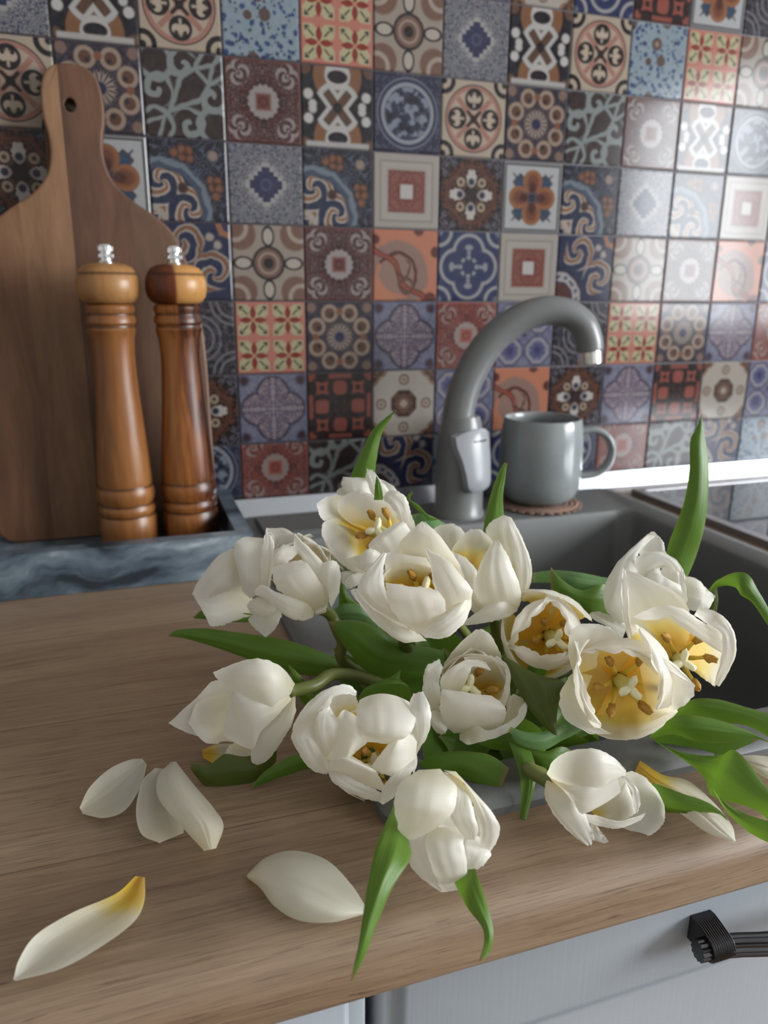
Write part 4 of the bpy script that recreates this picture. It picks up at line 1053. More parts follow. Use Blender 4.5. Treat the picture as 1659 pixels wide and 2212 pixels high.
def tulip(key, label, D, ax, base, petals, heart=None, mat='petal', stem_pts=None, stam=0.0, hs=1.0):
    axis = camdir(*ax); base = at(base[0], base[1], D+base[2]*0.001); fr_ = frame_of(axis)
    rnd = random.Random(hash_(key))
    end = SINK_END+Vector((rnd.uniform(-0.09, 0.09), rnd.uniform(-0.08, 0.05), rnd.uniform(0, 0.02)))
    root = thing('tulip', label, 'tulip', end, 'white tulips of the bouquet in the sink')
    for i, pd in enumerate(petals):
        if isinstance(pd, dict):                              # drawn between two edges
            pd = dict(pd); pd.setdefault('mat', mat); crop = pd.pop('c'); l_ = pd.pop('L'); r_ = pd.pop('R'); z_ = pd.pop('dz'); b_ = pd.pop('b'); f_ = pd.pop('f', 'o')
            sheet(root, 'petal', crop, l_, r_, D, z_, b_, f_, seed=rnd.uniform(0, 50), **pd); continue
        kw = dict(pd[4]) if len(pd) > 4 else {}
        kw.setdefault('mat', mat)
        shaped_petal(root, D, pd[0], pd[1], pd[2], pd[3], seed=rnd.uniform(0, 50), **kw)
    sp = [base+axis*0.003, base-axis*0.012]
    if stem_pts: sp += [at(*q) for q in stem_pts]
    else: sp += [base-axis*0.045+Vector((0, 0, -0.008))]
    sp += [Vector((0.275, -0.395, ZC-0.035))*0.55+end*0.45+Vector((rnd.uniform(-0.02, 0.02), rnd.uniform(-0.02, 0.02), 0)), end]
    tube('stem', catmull(sp, 30), [0.0042]+[0.0034]*30, M['stem'], root, 12)
    if heart:
        hb = at(heart[0], heart[1], D+heart[2]*0.001)
        ov = tube('pistil', [hb+axis*0.001, hb+axis*0.006*hs, hb+axis*0.014*hs, hb+axis*0.0185*hs, hb+axis*0.020*hs], [0.0030, 0.0036, 0.0036, 0.0028, 0.0022], M['pistil'], root, 14)
        top = hb+axis*0.0205*hs
        for k in range(3):
            a = 2*math.pi*k/3+rnd.uniform(0, 1)*0.3+1.2; d = fr_@Vector((math.cos(a), math.sin(a), 0.35))
            sg = ellipsoid('stigma', top+d.normalized()*0.0030, d, 0.0042, 0.0021, M['stigma'], root, 10, 8, 0.4, k*5.1); sg.parent = ov
        for k in range(6):
            a = 2*math.pi*(k+rnd.uniform(-0.15, 0.15))/6; rad = Vector((math.cos(a), math.sin(a), 0))
            p0 = hb+fr_@(rad*0.0035+Vector((0, 0, 0.002))); p1 = hb+fr_@(rad*0.0075+Vector((0, 0, 0.009)))
            p2 = hb+fr_@(rad*(0.0095+stam)+Vector((0, 0, 0.013+rnd.uniform(-0.001, 0.002))))
            fi = tube('stamen', catmull([p0, p1, p2], 8), [0.0013]*5+[0.001]*4, M['pollen_dark'], root, 8)
            aa = (fr_@(rad*(0.35+stam*120)+Vector((rnd.uniform(-.3, .3), rnd.uniform(-.3, .3), 1)))).normalized()
            an = ellipsoid('anther', p2+aa*0.0032, aa, 0.0048, 0.0022, M['anther'], root, 10, 8, 0.45, k*3.3); an.parent = fi
    tul[key] = root
    return root
def hash_(k): return sum((i+1)*ord(c)*7919 for i, c in enumerate(k)) % 100003

B_ = dict(blunt=True)
def S(c, L, R, dz, b, f='o', **k): return dict(c=c, L=L, R=R, dz=dz, b=b, f=f, **k)
def bowl(cx, cy_, D, r=20, d0=28, d1=6):
    return [(around(cx, cy_, D, a, [(2, d0), (r*0.8, d0-5), (r, d1)]), 40, 20, a, B_) for a in (30, 90, 150, 210, 270, 330)]
tulip('T1', 'tulip mostly hidden behind the topmost open tulip', 0.478, (-0.05, 0.80, 0.35), (805, 1135, 5),
      [S('P', [(770, 1100), (748, 1072), (738, 1048), (741, 1030)], [(830, 1100), (805, 1070), (797, 1045), (790, 1032)], [6, -4, -4, 0], 4), S('P', [(790, 1100), (786, 1060), (790, 1030), (793, 1013)], [(830, 1100), (838, 1060), (820, 1035), (806, 1016)], [4, -3, -2, 2], 3),
       S('P', [(810, 1100), (812, 1070), (820, 1040)], [(850, 1100), (846, 1075), (836, 1052)], [6, 0, 2], 3), S('P', [(765, 1110), (735, 1085), (727, 1060)], [(790, 1110), (760, 1080), (738, 1052)], [8, 2, 3], 3), ([(805, 1135, 10), (815, 1075, 14), (815, 1035, 12)], 30, 16, 'i')])
tulip('T2', 'wide open tulip nearest the faucet showing orange anthers', 0.435, (-0.30, 0.20, 0.92), (842, 1160, 26),
      [S('L', [(1040, 330), (940, 200), (880, 165), (820, 175), (766, 205)], [(1020, 380), (900, 320), (830, 300), (800, 290), (780, 262)], [24, 14, 8, 4, 1], -4, 'i'),
       S('L', [(1090, 370), (960, 320), (878, 250), (895, 178), (970, 142)], [(1140, 340), (1195, 295), (1155, 225), (1080, 170), (1000, 148)], [26, 18, 9, 3, 0], -6, 'i'),
       S('L', [(1060, 350), (930, 300), (850, 285), (800, 310), (795, 370)], [(1060, 420), (1000, 500), (975, 555), (900, 515), (830, 450)], [26, 18, 9, 2, 0], -5, 'i'),
       S('L', [(1200, 380), (1190, 305), (1160, 235), (1110, 185), (1120, 150)], [(1280, 350), (1258, 280), (1235, 195), (1200, 152), (1150, 140)], [10, 2, -3, -4, -2], 3, 'o', v0=.4),
       S('L', [(1140, 520), (1060, 455), (1032, 425), (1060, 385)], [(1245, 460), (1255, 370), (1225, 312), (1182, 298)], [0, -8, -11, -10], 3),
       S('L', [(1150, 450), (1080, 448), (1030, 440), (973, 492)], [(1140, 510), (1080, 538), (1020, 550), (985, 545)], [2, -8, -11, -10], 3),
       S('L', [(970, 550), (895, 560), (895, 605), (925, 642)], [(1010, 560), (965, 580), (948, 610), (940, 642)], [12, 4, 0, -2], 2), S('L', [(1030, 555), (960, 570), (920, 600), (915, 636)], [(1040, 590), (990, 620), (950, 640), (925, 645)], [10, -2, -4, -4], 2),
       S('L', [(1060, 430), (990, 470), (900, 480), (800, 370)], [(1010, 570), (960, 560), (890, 515), (815, 430)], [8, 6, 5, 4], 3)],
      (838, 1158, 20), 'petal')
tulip('T4', 'tulip with ribbed upright petals between faucet base and big cup-shaped tulip', 0.425, (-0.25, 0.66, 0.65), (1062, 1322, 12),
      [S('R', [(60, 420), (-20, 280), (-60, 190), (-45, 140), (20, 120)], [(140, 400), (120, 300), (112, 210), (92, 152), (45, 122)], [20, 16, 12, 10, 8], -4, 'i', v0=.4),
       S('R', [(120, 420), (50, 310), (40, 250), (90, 185), (135, 148)], [(200, 420), (215, 310), (250, 250), (245, 210), (190, 152)], [18, 14, 8, 3, 0], -4, 'i'),
       S('R', [(300, 480), (260, 280), (215, 170), (235, 115), (300, 78)], [(400, 500), (447, 410), (437, 300), (392, 180), (340, 88)], [14, 12, 8, 5, 2], -3, 'i', v0=.35),
       S('R', [(390, 500), (372, 400), (352, 250), (326, 130), (312, 80)], [(430, 470), (448, 370), (428, 270), (384, 170), (344, 90)], [-2, -2, 0, 1, 1], 2),
       S('R', [(180, 600), (60, 490), (20, 350), (30, 262)], [(220, 580), (170, 460), (165, 365), (110, 295)], [4, -4, -6, -2], 3),
       S('R', [(240, 600), (158, 480), (165, 380), (215, 265), (256, 207)], [(370, 570), (396, 490), (350, 340), (305, 250), (276, 205)], [2, -10, -13, -10, -5], 5, 'o', crease=1.6),
       S('R', [(374, 535), (300, 520), (230, 535), (85, 630)], [(372, 572), (320, 602), (230, 627), (110, 643)], [-4, -11, -12, -9], 3)],
      None, 'petal_deep')
tulip('T3', 'large cup-shaped tulip with pointed back petal in upper middle of bouquet', 0.392, (0.0, 0.45, 0.88), (895, 1330, 24),
      bowl(895, 1290, .392, 19, 26, 8)+
      [S('L', [(1250, 640), (1190, 460), (1205, 395), (1262, 335), (1306, 300)], [(1500, 680), (1527, 600), (1480, 490), (1400, 375), (1322, 302)], [20, 20, 14, 8, 2], -6, 'i', v0=.3),
       S('L', [(1200, 720), (1130, 620), (1120, 540), (1128, 458)], [(1390, 720), (1375, 600), (1358, 530), (1325, 482)], [24, 17, 7, 0], -5, 'i'),
       S('L', [(1330, 910), (1200, 915), (1080, 830), (980, 720), (940, 650)], [(1300, 880), (1180, 810), (1070, 750), (1010, 690), (985, 640)], [4, 0, 0, 0, 2], 2),
       S('L', [(1260, 850), (1110, 780), (1005, 700), (978, 640), (1020, 555), (1108, 458)], [(1330, 850), (1245, 760), (1150, 700), (1118, 640), (1108, 560), (1128, 462)], [2, -6, -8, -8, -4, 0], 5),
       S('L', [(1440, 810), (1400, 720), (1365, 620), (1350, 530), (1324, 440)], [(1540, 750), (1566, 660), (1525, 595), (1440, 500), (1330, 436)], [-2, -8, -10, -8, -4], 4),
       S('L', [(1285, 878), (1180, 790), (1130, 700), (1122, 612)], [(1320, 870), (1420, 780), (1425, 710), (1388, 652)], [0, -10, -14, -12], 4, crease=1.2),
       S('L', [(1562, 670), (1480, 735), (1390, 800), (1306, 872)], [(1560, 740), (1515, 830), (1425, 896), (1322, 895)], [-6, -11, -13, -11], 3)],
      (915, 1296, 24), 'petal_deep', hs=0.75)
tulip('T5', 'tulip hanging sideways over the worktop with its opening turned down', 0.445, (-0.62, -0.30, 0.60), (605, 1255, 12),
      [S('L', [(430, 630), (300, 660), (215, 690), (135, 672)], [(450, 775), (350, 808), (280, 832), (226, 838)], [22, 12, 5, 0], -5, 'i', v0=.42), S('L', [(430, 540), (300, 600), (200, 650), (140, 676)], [(430, 700), (300, 730), (220, 730), (150, 700)], [26, 18, 10, 5], -2, 'i', v0=.35),
       S('L', [(420, 470), (338, 438), (240, 500), (165, 605), (129, 665)], [(400, 630), (340, 642), (275, 662), (218, 690), (150, 700)], [6, -4, -7, -5, -2], 4),
       S('L', [(500, 388), (400, 380), (342, 430), (368, 560), (388, 660)], [(540, 440), (515, 500), (500, 580), (480, 650), (428, 694)], [4, -8, -13, -15, -12], 4),
       S('L', [(540, 740), (425, 790), (440, 835), (500, 890)], [(590, 750), (584, 795), (550, 855), (510, 891)], [8, 3, 0, -2], 3), S('L', [(530, 670), (460, 688), (412, 725), (430, 772)], [(575, 720), (545, 770), (495, 792), (450, 790)], [2, -8, -9, -7], 3)])
tulip('T6', 'crumpled half-closed tulip with rolled lower petal beside sideways hanging tulip', 0.425, (-0.30, 0.42, 0.80), (700, 1318, 8),
      bowl(655, 1225, .425, 14, 20, 0)+
      [S('L', [(600, 540), (555, 470), (540, 390), (516, 334)], [(720, 490), (670, 440), (655, 368), (600, 331)], [16, 12, 8, 5], -4, 'i', v0=.4),
       S('L', [(483, 640), (483, 520), (494, 400), (508, 332)], [(530, 640), (550, 480), (546, 400), (516, 334)], [0, -3, -3, 0], 2),
       S('L', [(780, 760), (735, 620), (695, 500), (650, 425)], [(825, 740), (830, 620), (800, 510), (655, 362)], [6, -4, -8, -2], 4, v0=.1),
       S('L', [(545, 590), (538, 500), (568, 450), (598, 418)], [(640, 580), (620, 520), (650, 485), (705, 435)], [-2, -8, -7, -3], 3),
       S('L', [(740, 765), (615, 690), (555, 620), (545, 532)], [(815, 745), (800, 640), (740, 540), (690, 492)], [4, -10, -14, -10], 5, v0=.1, crease=0.9),
       S('L', [(762, 550), (810, 508), (862, 500), (890, 560), (884, 660)], [(775, 600), (815, 635), (828, 670), (832, 710), (845, 740)], [-6, -10, -9, -5, 0], 3, v0=.6),
       S('L', [(757, 762), (712, 714), (640, 690), (560, 660), (485, 622), (448, 655)], [(750, 788), (690, 807), (620, 792), (560, 742), (505, 695), (455, 674)], [2, -10, -14, -14, -12, -10], 4, v0=.1),
       S('L', [(765, 740), (760, 770), (775, 778)], [(830, 700), (820, 740), (815, 765)], [2, -2, 0], 2, v0=.05)],
      None, stem_pts=[(738, 1380, .447), (800, 1460, .475)])
tulip('T7', 'closed tulip lying level over the bare worktop pointing at the loose petals', 0.395, (-0.86, -0.15, 0.40), (634, 1492, 4),
      [S('L', [(420, 1120), (330, 1120), (240, 1115), (150, 1205), (8, 1328)], [(420, 1390), (320, 1380), (200, 1405), (120, 1385), (12, 1336)], [16, 14, 8, 3, 0], -4, 'i', v0=.3),
       S('L', [(480, 1180), (350, 1170), (250, 1190), (160, 1220), (130, 1280)], [(480, 1450), (320, 1425), (240, 1440), (175, 1415), (112, 1330)], [16, 11, 6, 2, 0], -5, 'i', v0=.15),
       S('L', [(360, 1420), (312, 1460), (300, 1515), (345, 1580)], [(470, 1430), (445, 1500), (440, 1548), (365, 1592)], [4, 2, 0, -2], -3, 'i', v0=.4),
       S('L', [(640, 1195), (540, 1300), (450, 1400), (430, 1490), (438, 1550)], [(656, 1190), (658, 1290), (600, 1412), (520, 1517), (445, 1556)], [2, -6, -9, -8, -4], 4, v0=.05),
       S('L', [(640, 1180), (560, 1215), (450, 1195), (350, 1170), (310, 1195)], [(650, 1200), (570, 1290), (480, 1380), (432, 1465), (292, 1400)], [2, -10, -14, -14, -10], 4, v0=.1, crease=1.2),
       S('L', [(657, 1130), (590, 1048), (500, 1005), (400, 1008), (300, 1045), (236, 1074)], [(655, 1172), (600, 1205), (525, 1249), (400, 1202), (320, 1168), (260, 1108)], [4, -8, -14, -14, -11, -7], 5, v0=.1, crease=.4)],
      None, stem_pts=[(730, 1456, 0.42), (840, 1478, 0.46)])
tulip('T10', 'small round tulip with ragged round hole showing three-lobed pistil', 0.415, (0.0, 0.02, 1.0), (1182, 1372, 26),
      [(around(1178, 1370, .415, a, [(2, 26), (19, 22), (23.5, 4), (21, -6)]), 44, 22, a, B_) for a in (70, 195, 315)] +
      [(around(1182, 1370, .415, a, [(2, 24), (15, 20), (19, 2), (15.5, -9), (10.8, -11)]), 44, 15, a, dict(blunt=2, ragged=1.6)) for a in (20, 140, 260)],
      (1184, 1372, 20), 'petal_deep')
tulip('T11', 'half-closed tulip with creamy folded centre next to tall upright leaf', 0.435, (0.10, 0.50, 0.80), (1390, 1350, 12),
      [S('R', [(1040, 350), (998, 272), (1012, 225), (1056, 164)], [(1180, 350), (1134, 270), (1122, 210), (1072, 162)], [9, 5, 3, 0], -2, 'i', v0=.4),
       S('R', [(1180, 380), (1290, 402), (1350, 460), (1390, 492)], [(1200, 560), (1290, 568), (1350, 562), (1382, 510)], [10, 6, 2, 0], -3, 'i', v0=.4),
       S('R', [(910, 720), (830, 650), (750, 600), (742, 585)], [(940, 640), (870, 600), (800, 575), (760, 572)], [8, 4, 2, 1], 2, v0=.3),
       S('R', [(900, 640), (825, 560), (820, 450), (878, 330), (1000, 210), (1058, 163)], [(1000, 560), (960, 440), (1000, 380), (985, 310), (1005, 262), (1085, 180)], [4, -4, -5, -4, -1, 2], 4),
       S('R', [(1100, 440), (1098, 390), (1115, 345)], [(1215, 440), (1210, 390), (1190, 345)], [4, -1, -4], -1, 'i', v0=.33),
       S('R', [(930, 480), (985, 300), (1100, 265), (1190, 308), (1230, 380)], [(1000, 480), (1060, 375), (1110, 335), (1140, 345), (1190, 400)], [0, -6, -8, -8, -6], 3),
       S('R', [(1060, 560), (1025, 430), (1055, 370), (1105, 343)], [(1235, 560), (1220, 480), (1200, 430), (1113, 420)], [-2, -9, -9, -7], 3), S('R', [(1225, 560), (1195, 450), (1188, 370), (1150, 330)], [(1245, 520), (1240, 430), (1228, 370), (1190, 308)], [-2, -7, -7, -5], 1.5)])
tulip('T12', 'gaping tulip with a petal missing and yellow heart bared beside sink wall', 0.40, (-0.20, 0.10, 0.97), (1470, 1425, 26),
      [S('R', [(960, 780), (935, 690), (910, 560), (904, 450), (917, 349)], [(1240, 740), (1260, 600), (1205, 490), (1080, 420), (928, 353)], [22, 14, 8, 4, 0], -4, 'i', v0=.35),
       S('R', [(1230, 840), (1110, 720), (1040, 650), (965, 595)], [(1270, 820), (1290, 740), (1260, 660), (1220, 590)], [26, 18, 9, 2], -3, 'i', v1=.55),
       S('R', [(1210, 800), (1080, 690), (1000, 640), (930, 640)], [(1200, 860), (1110, 815), (1030, 790), (950, 730)], [24, 15, 9, 6], -3, 'i', v0=.25, v1=.8),
       S('R', [(1215, 800), (1270, 690), (1350, 690), (1440, 740)], [(1240, 860), (1280, 880), (1340, 925), (1388, 957)], [24, 14, 6, 0], -3, 'i', v1=.6),
       S('R', [(942, 690), (910, 560), (906, 430), (917, 350)], [(978, 740), (947, 600), (945, 480), (930, 366)], [4, 2, 1, -1], 1, v0=.5),
       S('R', [(1280, 590), (1350, 640), (1420, 690), (1412, 830), (1383, 948)], [(1305, 546), (1420, 588), (1484, 680), (1494, 800), (1412, 957)], [0, -8, -10, -8, -4], 3, v0=.5),
       S('R', [(968, 600), (1070, 552), (1150, 543), (1220, 558), (1300, 610), (1425, 670)], [(995, 612), (1080, 617), (1150, 602), (1200, 642), (1290, 702), (1422, 788)], [-2, -8, -10, -10, -9, -6], 3, v0=.5)],
      (1462, 1422, 20), 'petal_deep', stam=0.003)
C13 = (1340, 1472, .375)
tulip('T13', 'open tulip with six orange anthers round a three-armed pistil', 0.375, (0.0, 0.0, 1.0), (1335, 1465, 28),
      [S('R', [(660, 900), (635, 780), (642, 690), (690, 638), (770, 632)], [(780, 860), (800, 760), (900, 760), (915, 715), (850, 652)], [6, 2, 1, 2, 3], -2, 'i', v0=.45), S('R', [(660, 880), (605, 960), (590, 1050), (630, 1132), (745, 1200)], [(760, 900), (720, 1000), (740, 1090), (790, 1160), (860, 1200)], [6, 0, -2, -3, -4], -2, 'i', v0=.45),
       S('R', [(990, 810), (1085, 780), (1190, 850), (1283, 945)], [(1060, 1140), (1150, 1092), (1230, 1052), (1282, 1000)], [8, 0, -3, -3], -2, 'i', v0=.45), S('R', [(985, 800), (1010, 776), (1110, 790), (1262, 925)], [(1090, 900), (1100, 880), (1140, 880), (1250, 930)], [2, -4, -5, -3], 1.5, v0=.5)] +
      [(around(*C13, a, pr), w_, r_, a, o_) for a, pr, w_, r_, o_ in (
          (282, [(2, 26), (18, 23), (26, 8), (29, -3)], 52, 25, dict(blunt=True)),
          (92, [(2, 26), (16, 23), (21, 6), (17.5, -5), (13.5, -7)], 44, 18, dict(blunt=2, ragged=1.5)), (185, [(2, 26), (18, 23), (22.5, 4), (20.5, -8), (17.5, -10)], 46, 20, dict(blunt=2, ragged=1.5)),
          (22, [(2, 26), (19, 23), (26, 4), (22, -8), (18.5, -10)], 46, 20, dict(blunt=2, ragged=1.5)))],
      (1333, 1466, 23), 'petal_deep', stam=0.003)
tulip('T9', 'tulip with small square opening and broad front petal in bouquet centre', 0.395, (0.0, 0.42, 0.90), (1020, 1540, 26),
      bowl(1025, 1480, .395, 16, 24, 4)+
      [S('N', [(450, 720), (285, 510), (305, 430), (420, 285), (590, 138)], [(820, 720), (845, 450), (805, 310), (745, 205), (665, 135)], [22, 16, 10, 5, 2], -6, 'i', v0=.35),
       S('N', [(560, 800), (520, 660), (520, 540), (470, 410)], [(830, 860), (880, 700), (890, 520), (745, 395)], [24, 14, 6, 2], -6, 'i', v0=.1),
       S('N', [(130, 940), (66, 760), (70, 600), (105, 500), (228, 430)], [(225, 960), (245, 800), (228, 680), (232, 600), (260, 520)], [0, -4, -5, -3, 0], 3),
       S('N', [(815, 850), (870, 740), (887, 600), (872, 510), (755, 430)], [(875, 920), (918, 800), (940, 610), (908, 500), (800, 400)], [-4, -8, -8, -5, 2], 2),
       S('N', [(260, 790), (235, 650), (315, 540), (450, 458), (570, 434), (690, 465)], [(440, 760), (500, 640), (540, 545), (552, 508), (640, 518), (745, 550)], [0, -8, -9, -7, -5, -3], 2),
       S('N', [(850, 1070), (890, 960), (920, 830), (960, 776)], [(900, 1090), (1000, 1030), (1085, 925), (1108, 848)], [0, 0, -2, -4], -3, 'i', v0=.45), S('N', [(240, 960), (145, 945), (132, 1060), (195, 1165)], [(315, 1060), (308, 1110), (292, 1160), (250, 1184)], [0, -5, -6, -3], 2),
       S('N', [(370, 1170), (285, 1090), (236, 960), (236, 830), (250, 732)], [(720, 1160), (850, 1085), (888, 980), (865, 890), (745, 795)], [6, -6, -13, -15, -13], 5, crease=.7, v0=.1),
       S('N', [(425, 1180), (590, 1098), (720, 1138), (870, 1080), (1005, 990), (1020, 925), (1105, 840)], [(428, 1240), (520, 1279), (700, 1243), (880, 1177), (1012, 1092), (1092, 980), (1112, 860)], [2, -10, -13, -13, -11, -9, -6], 2, v0=.1)],
      (1008, 1500, 20), 'petal_deep', hs=0.85)
tulip('T8', 'large tulip facing outward with amber diamond-shaped opening', 0.362, (0.02, 0.0, 1.0), (797, 1628, 30),
      bowl(800, 1625, .362, 21, 28, 2)+
      [S('L', [(860, 1420), (835, 1280), (830, 1235), (850, 1190)], [(1020, 1280), (980, 1225), (972, 1195), (955, 1178)], [10, 6, 3, 0], -2, 'i', v0=.25),
       S('L', [(642, 1370), (668, 1300), (750, 1203), (840, 1148), (930, 1138), (972, 1168)], [(760, 1360), (770, 1300), (835, 1243), (855, 1200), (925, 1182), (972, 1192)], [0, -4, -6, -6, -3, 0], 2.5),
       S('L', [(690, 1320), (638, 1400), (678, 1490), (738, 1568), (800, 1594)], [(800, 1300), (770, 1390), (795, 1470), (822, 1530), (830, 1585)], [-2, -6, -6, -4, 0], 4, v0=.4),
       S('L', [(1270, 1490), (1255, 1400), (1230, 1320), (1232, 1260), (1262, 1182)], [(1280, 1490), (1338, 1390), (1353, 1300), (1343, 1230), (1312, 1168)], [2, -4, -6, -4, 0], 4),
       S('L', [(840, 1570), (788, 1480), (760, 1370), (775, 1290), (832, 1238)], [(890, 1530), (905, 1440), (890, 1360), (875, 1310), (855, 1288)], [0, -6, -9, -8, -4], 3),
       S('L', [(862, 1320), (915, 1265), (1000, 1330), (1035, 1425)], [(815, 1520), (880, 1525), (925, 1515), (948, 1500)], [-4, -9, -11, -8], 3, v0=.4),
       S('L', [(985, 1215), (968, 1290), (1000, 1375), (1028, 1428)], [(1240, 1222), (1275, 1310), (1230, 1400), (1140, 1440)], [2, -9, -13, -9], 4, v0=.4, crease=0.9, arch=16),
       S('L', [(1285, 1400), (1225, 1385), (1180, 1408), (1137, 1436)], [(1270, 1560), (1200, 1600), (1110, 1595), (1046, 1554)], [-2, -9, -12, -9], 3, v0=.4),
       S('L', [(825, 1580), (838, 1525), (890, 1505), (950, 1500)], [(1130, 1690), (1100, 1625), (1075, 1580), (1046, 1555)], [-4, -9, -12, -9], 3, v0=.4),
       S('L', [(828, 1560), (838, 1622), (900, 1665), (1000, 1714), (1092, 1738)], [(850, 1545), (930, 1605), (1000, 1640), (1060, 1668), (1108, 1690)], [-4, -9, -11, -12, -12], 2, v0=.5),
       S('L', [(1268, 1500), (1266, 1560), (1222, 1642), (1160, 1712), (1112, 1750)], [(1250, 1522), (1190, 1550), (1150, 1600), (1108, 1665), (1088, 1738)], [-3, -9, -12, -13, -13], 2, v0=.5)],
      (806, 1642, 30), 'petal_deep', hs=0.3)
tulip('T15', 'closed tulip resting on worktop front with one split petal drooping', 0.352, (0.66, -0.25, 0.62), (1186, 1688, 6),
      [S('R', [(840, 1440), (960, 1392), (1060, 1452), (1122, 1550), (1132, 1630)], [(820, 1660), (930, 1702), (1010, 1724), (1078, 1706), (1122, 1660)], [12, 6, 3, 1, 0], -3, 'i', v0=.4),
       S('R', [(740, 1580), (850, 1530), (905, 1480), (930, 1430)], [(780, 1630), (880, 1650), (950, 1625), (988, 1597)], [12, 9, 4, 0], -4, 'i', v0=.22),
       S('R', [(900, 1415), (948, 1480), (968, 1550), (983, 1602)], [(932, 1412), (988, 1480), (1005, 1550), (992, 1604)], [-2, -3, -3, -2], 1, v0=.5),
       S('R', [(712, 1605), (800, 1622), (900, 1643), (1032, 1606)], [(735, 1655), (820, 1678), (900, 1684), (1008, 1642)], [-2, -6, -7, -5], 2, v0=.5), S('R', [(740, 1640), (750, 1715), (757, 1786)], [(780, 1665), (815, 1715), (843, 1750)], [0, 0, -3], -1, 'i', v0=.5),
       S('R', [(523, 1430), (513, 1510), (558, 1612), (640, 1703), (752, 1787)], [(580, 1440), (660, 1500), (712, 1590), (745, 1680), (758, 1780)], [4, -6, -9, -8, -3], 4, v0=.05),
       S('R', [(540, 1425), (640, 1460), (760, 1465), (885, 1415)], [(590, 1490), (660, 1550), (720, 1608), (908, 1500)], [2, -12, -15, -12], 3, v0=.1),
       S('R', [(523, 1405), (565, 1330), (660, 1283), (770, 1277), (865, 1318), (932, 1385)], [(535, 1432), (620, 1475), (720, 1492), (800, 1472), (870, 1432), (928, 1412)], [6, -6, -13, -15, -13, -9], 4, v0=.1, crease=0.9)],
      None, stem_pts=[(1168, 1668, 0.385), (1140, 1620, 0.43)])
tulip('T14', 'closed tulip drooping head down over the rounded worktop edge', 0.322, (0.10, -0.75, 0.60), (935, 1742, 16),
      [S('L', [(1330, 1680), (1400, 1880), (1500, 2000)], [(1640, 1780), (1690, 1930), (1610, 2050)], [12, 8, 4], -2, 'i', v0=.45),
       S('L', [(1200, 1860), (1222, 2010), (1290, 2112), (1400, 2197)], [(1360, 1850), (1370, 2000), (1400, 2110), (1425, 2197)], [-4, -8, -7, -3], 3, v0=.4),
       S('L', [(1310, 1870), (1335, 2000), (1370, 2105), (1412, 2199)], [(1520, 1860), (1520, 1960), (1540, 2080), (1522, 2182)], [-4, -10, -10, -4], 4, v0=.4, crease=0.9),
       S('L', [(1540, 1880), (1510, 1960), (1500, 2040), (1523, 2102)], [(1660, 1950), (1655, 2020), (1605, 2072), (1540, 2102)], [0, -6, -7, -4], 2, v0=.5),
       S('L', [(1420, 1573), (1520, 1640), (1580, 1780), (1605, 1900), (1590, 1990)], [(1480, 1580), (1602, 1712), (1674, 1800), (1704, 1890), (1640, 2034)], [6, -6, -9, -7, -2], 5, v0=.15),
       S('L', [(1420, 1580), (1470, 1670), (1445, 1790), (1490, 1872), (1530, 1927)], [(1490, 1600), (1550, 1690), (1575, 1800), (1595, 1870), (1582, 1932)], [4, -8, -12, -12, -9], 3, v0=.15, crease=1.3),
       S('L', [(1290, 1572), (1196, 1640), (1165, 1740), (1180, 1840), (1194, 1927)], [(1400, 1566), (1484, 1660), (1472, 1770), (1415, 1845), (1270, 1928)], [8, -8, -14, -12, -8], 6, v0=.15)],
      None, stem_pts=[(892, 1700, 0.385), (845, 1620, 0.45)])

# ------------------------------------------------------------------ leaves
LK = [(0.0, 0.55), (0.15, 0.8), (0.4, 1.0), (0.65, 0.86), (0.85, 0.48), (0.95, 0.18), (1.0, 0.02)]
def leaf(key, pts, width, roll=(0.0, 0.0), fold=0.25, mat='leaf', knots=LK):
    """pts run from the hidden foot of the leaf to its tip; width in metres; roll turns the blade away from the viewer"""
    nt, ns = 30, 11
    sp = catmull([at(*p) for p in pts], nt); verts, uvs, faces = [], [], []
    for i, p in enumerate(sp):
        t = i/nt; tg = (sp[min(i+1, nt)]-sp[max(i-1, 0)]).normalized()
        vn = (CAM-p).normalized(); side = tg.cross(vn).normalized()
        side = Matrix.Rotation(math.radians(roll[0]+(roll[1]-roll[0])*t), 3, tg) @ side; nn = side.cross(tg)
        hw = width/2*lerp_knots(knots, t)
        for j in range(ns):
            s = -1+2*j/(ns-1)
            h = fold*abs(s)**1.5*hw-0.0012*math.exp(-(s*hw/0.0016)**2)
            verts.append(p+side*s*hw*(1-0.10*fold*abs(s))+nn*h); uvs.append((0.5+0.5*s, t))
    for i in range(nt):
        for j in range(ns-1):
            a = i*ns+j; faces.append((a, a+1, a+ns+1, a+ns))
    return mesh('leaf', verts, faces, M[mat], tul[key], uvs=uvs)
def blade(key, c, L, R, D, dz, b, mat='leaf', face='i', crease=1.2):
    return sheet(tul[key], 'leaf', c, L, R, D, dz, b, face, mat, 0.0, crease, 0.35, hash_(key+str(L))*0.013)
blade('T1', 'P', [(770, 1120), (757, 1040), (775, 990), (803, 932), (832, 903), (858, 884)], [(815, 1120), (809, 1040), (815, 985), (824, 940), (841, 908), (858, 884)], .485, [8, 2, -2, -4, -6, -8], 4)
blade('T2', 'P', [(808, 1080), (810, 1050), (813, 1028)], [(828, 1080), (824, 1050), (814, 1028)], .425, [2, 0, -2], 2)
blade('T4', 'P', [(1040, 1180), (1048, 1120), (1062, 1060), (1080, 1015), (1090, 999)], [(1090, 1180), (1088, 1110), (1087, 1070), (1092, 1030), (1096, 1001)], .44, [6, 2, -1, -3, -4], 3, 'leaf')
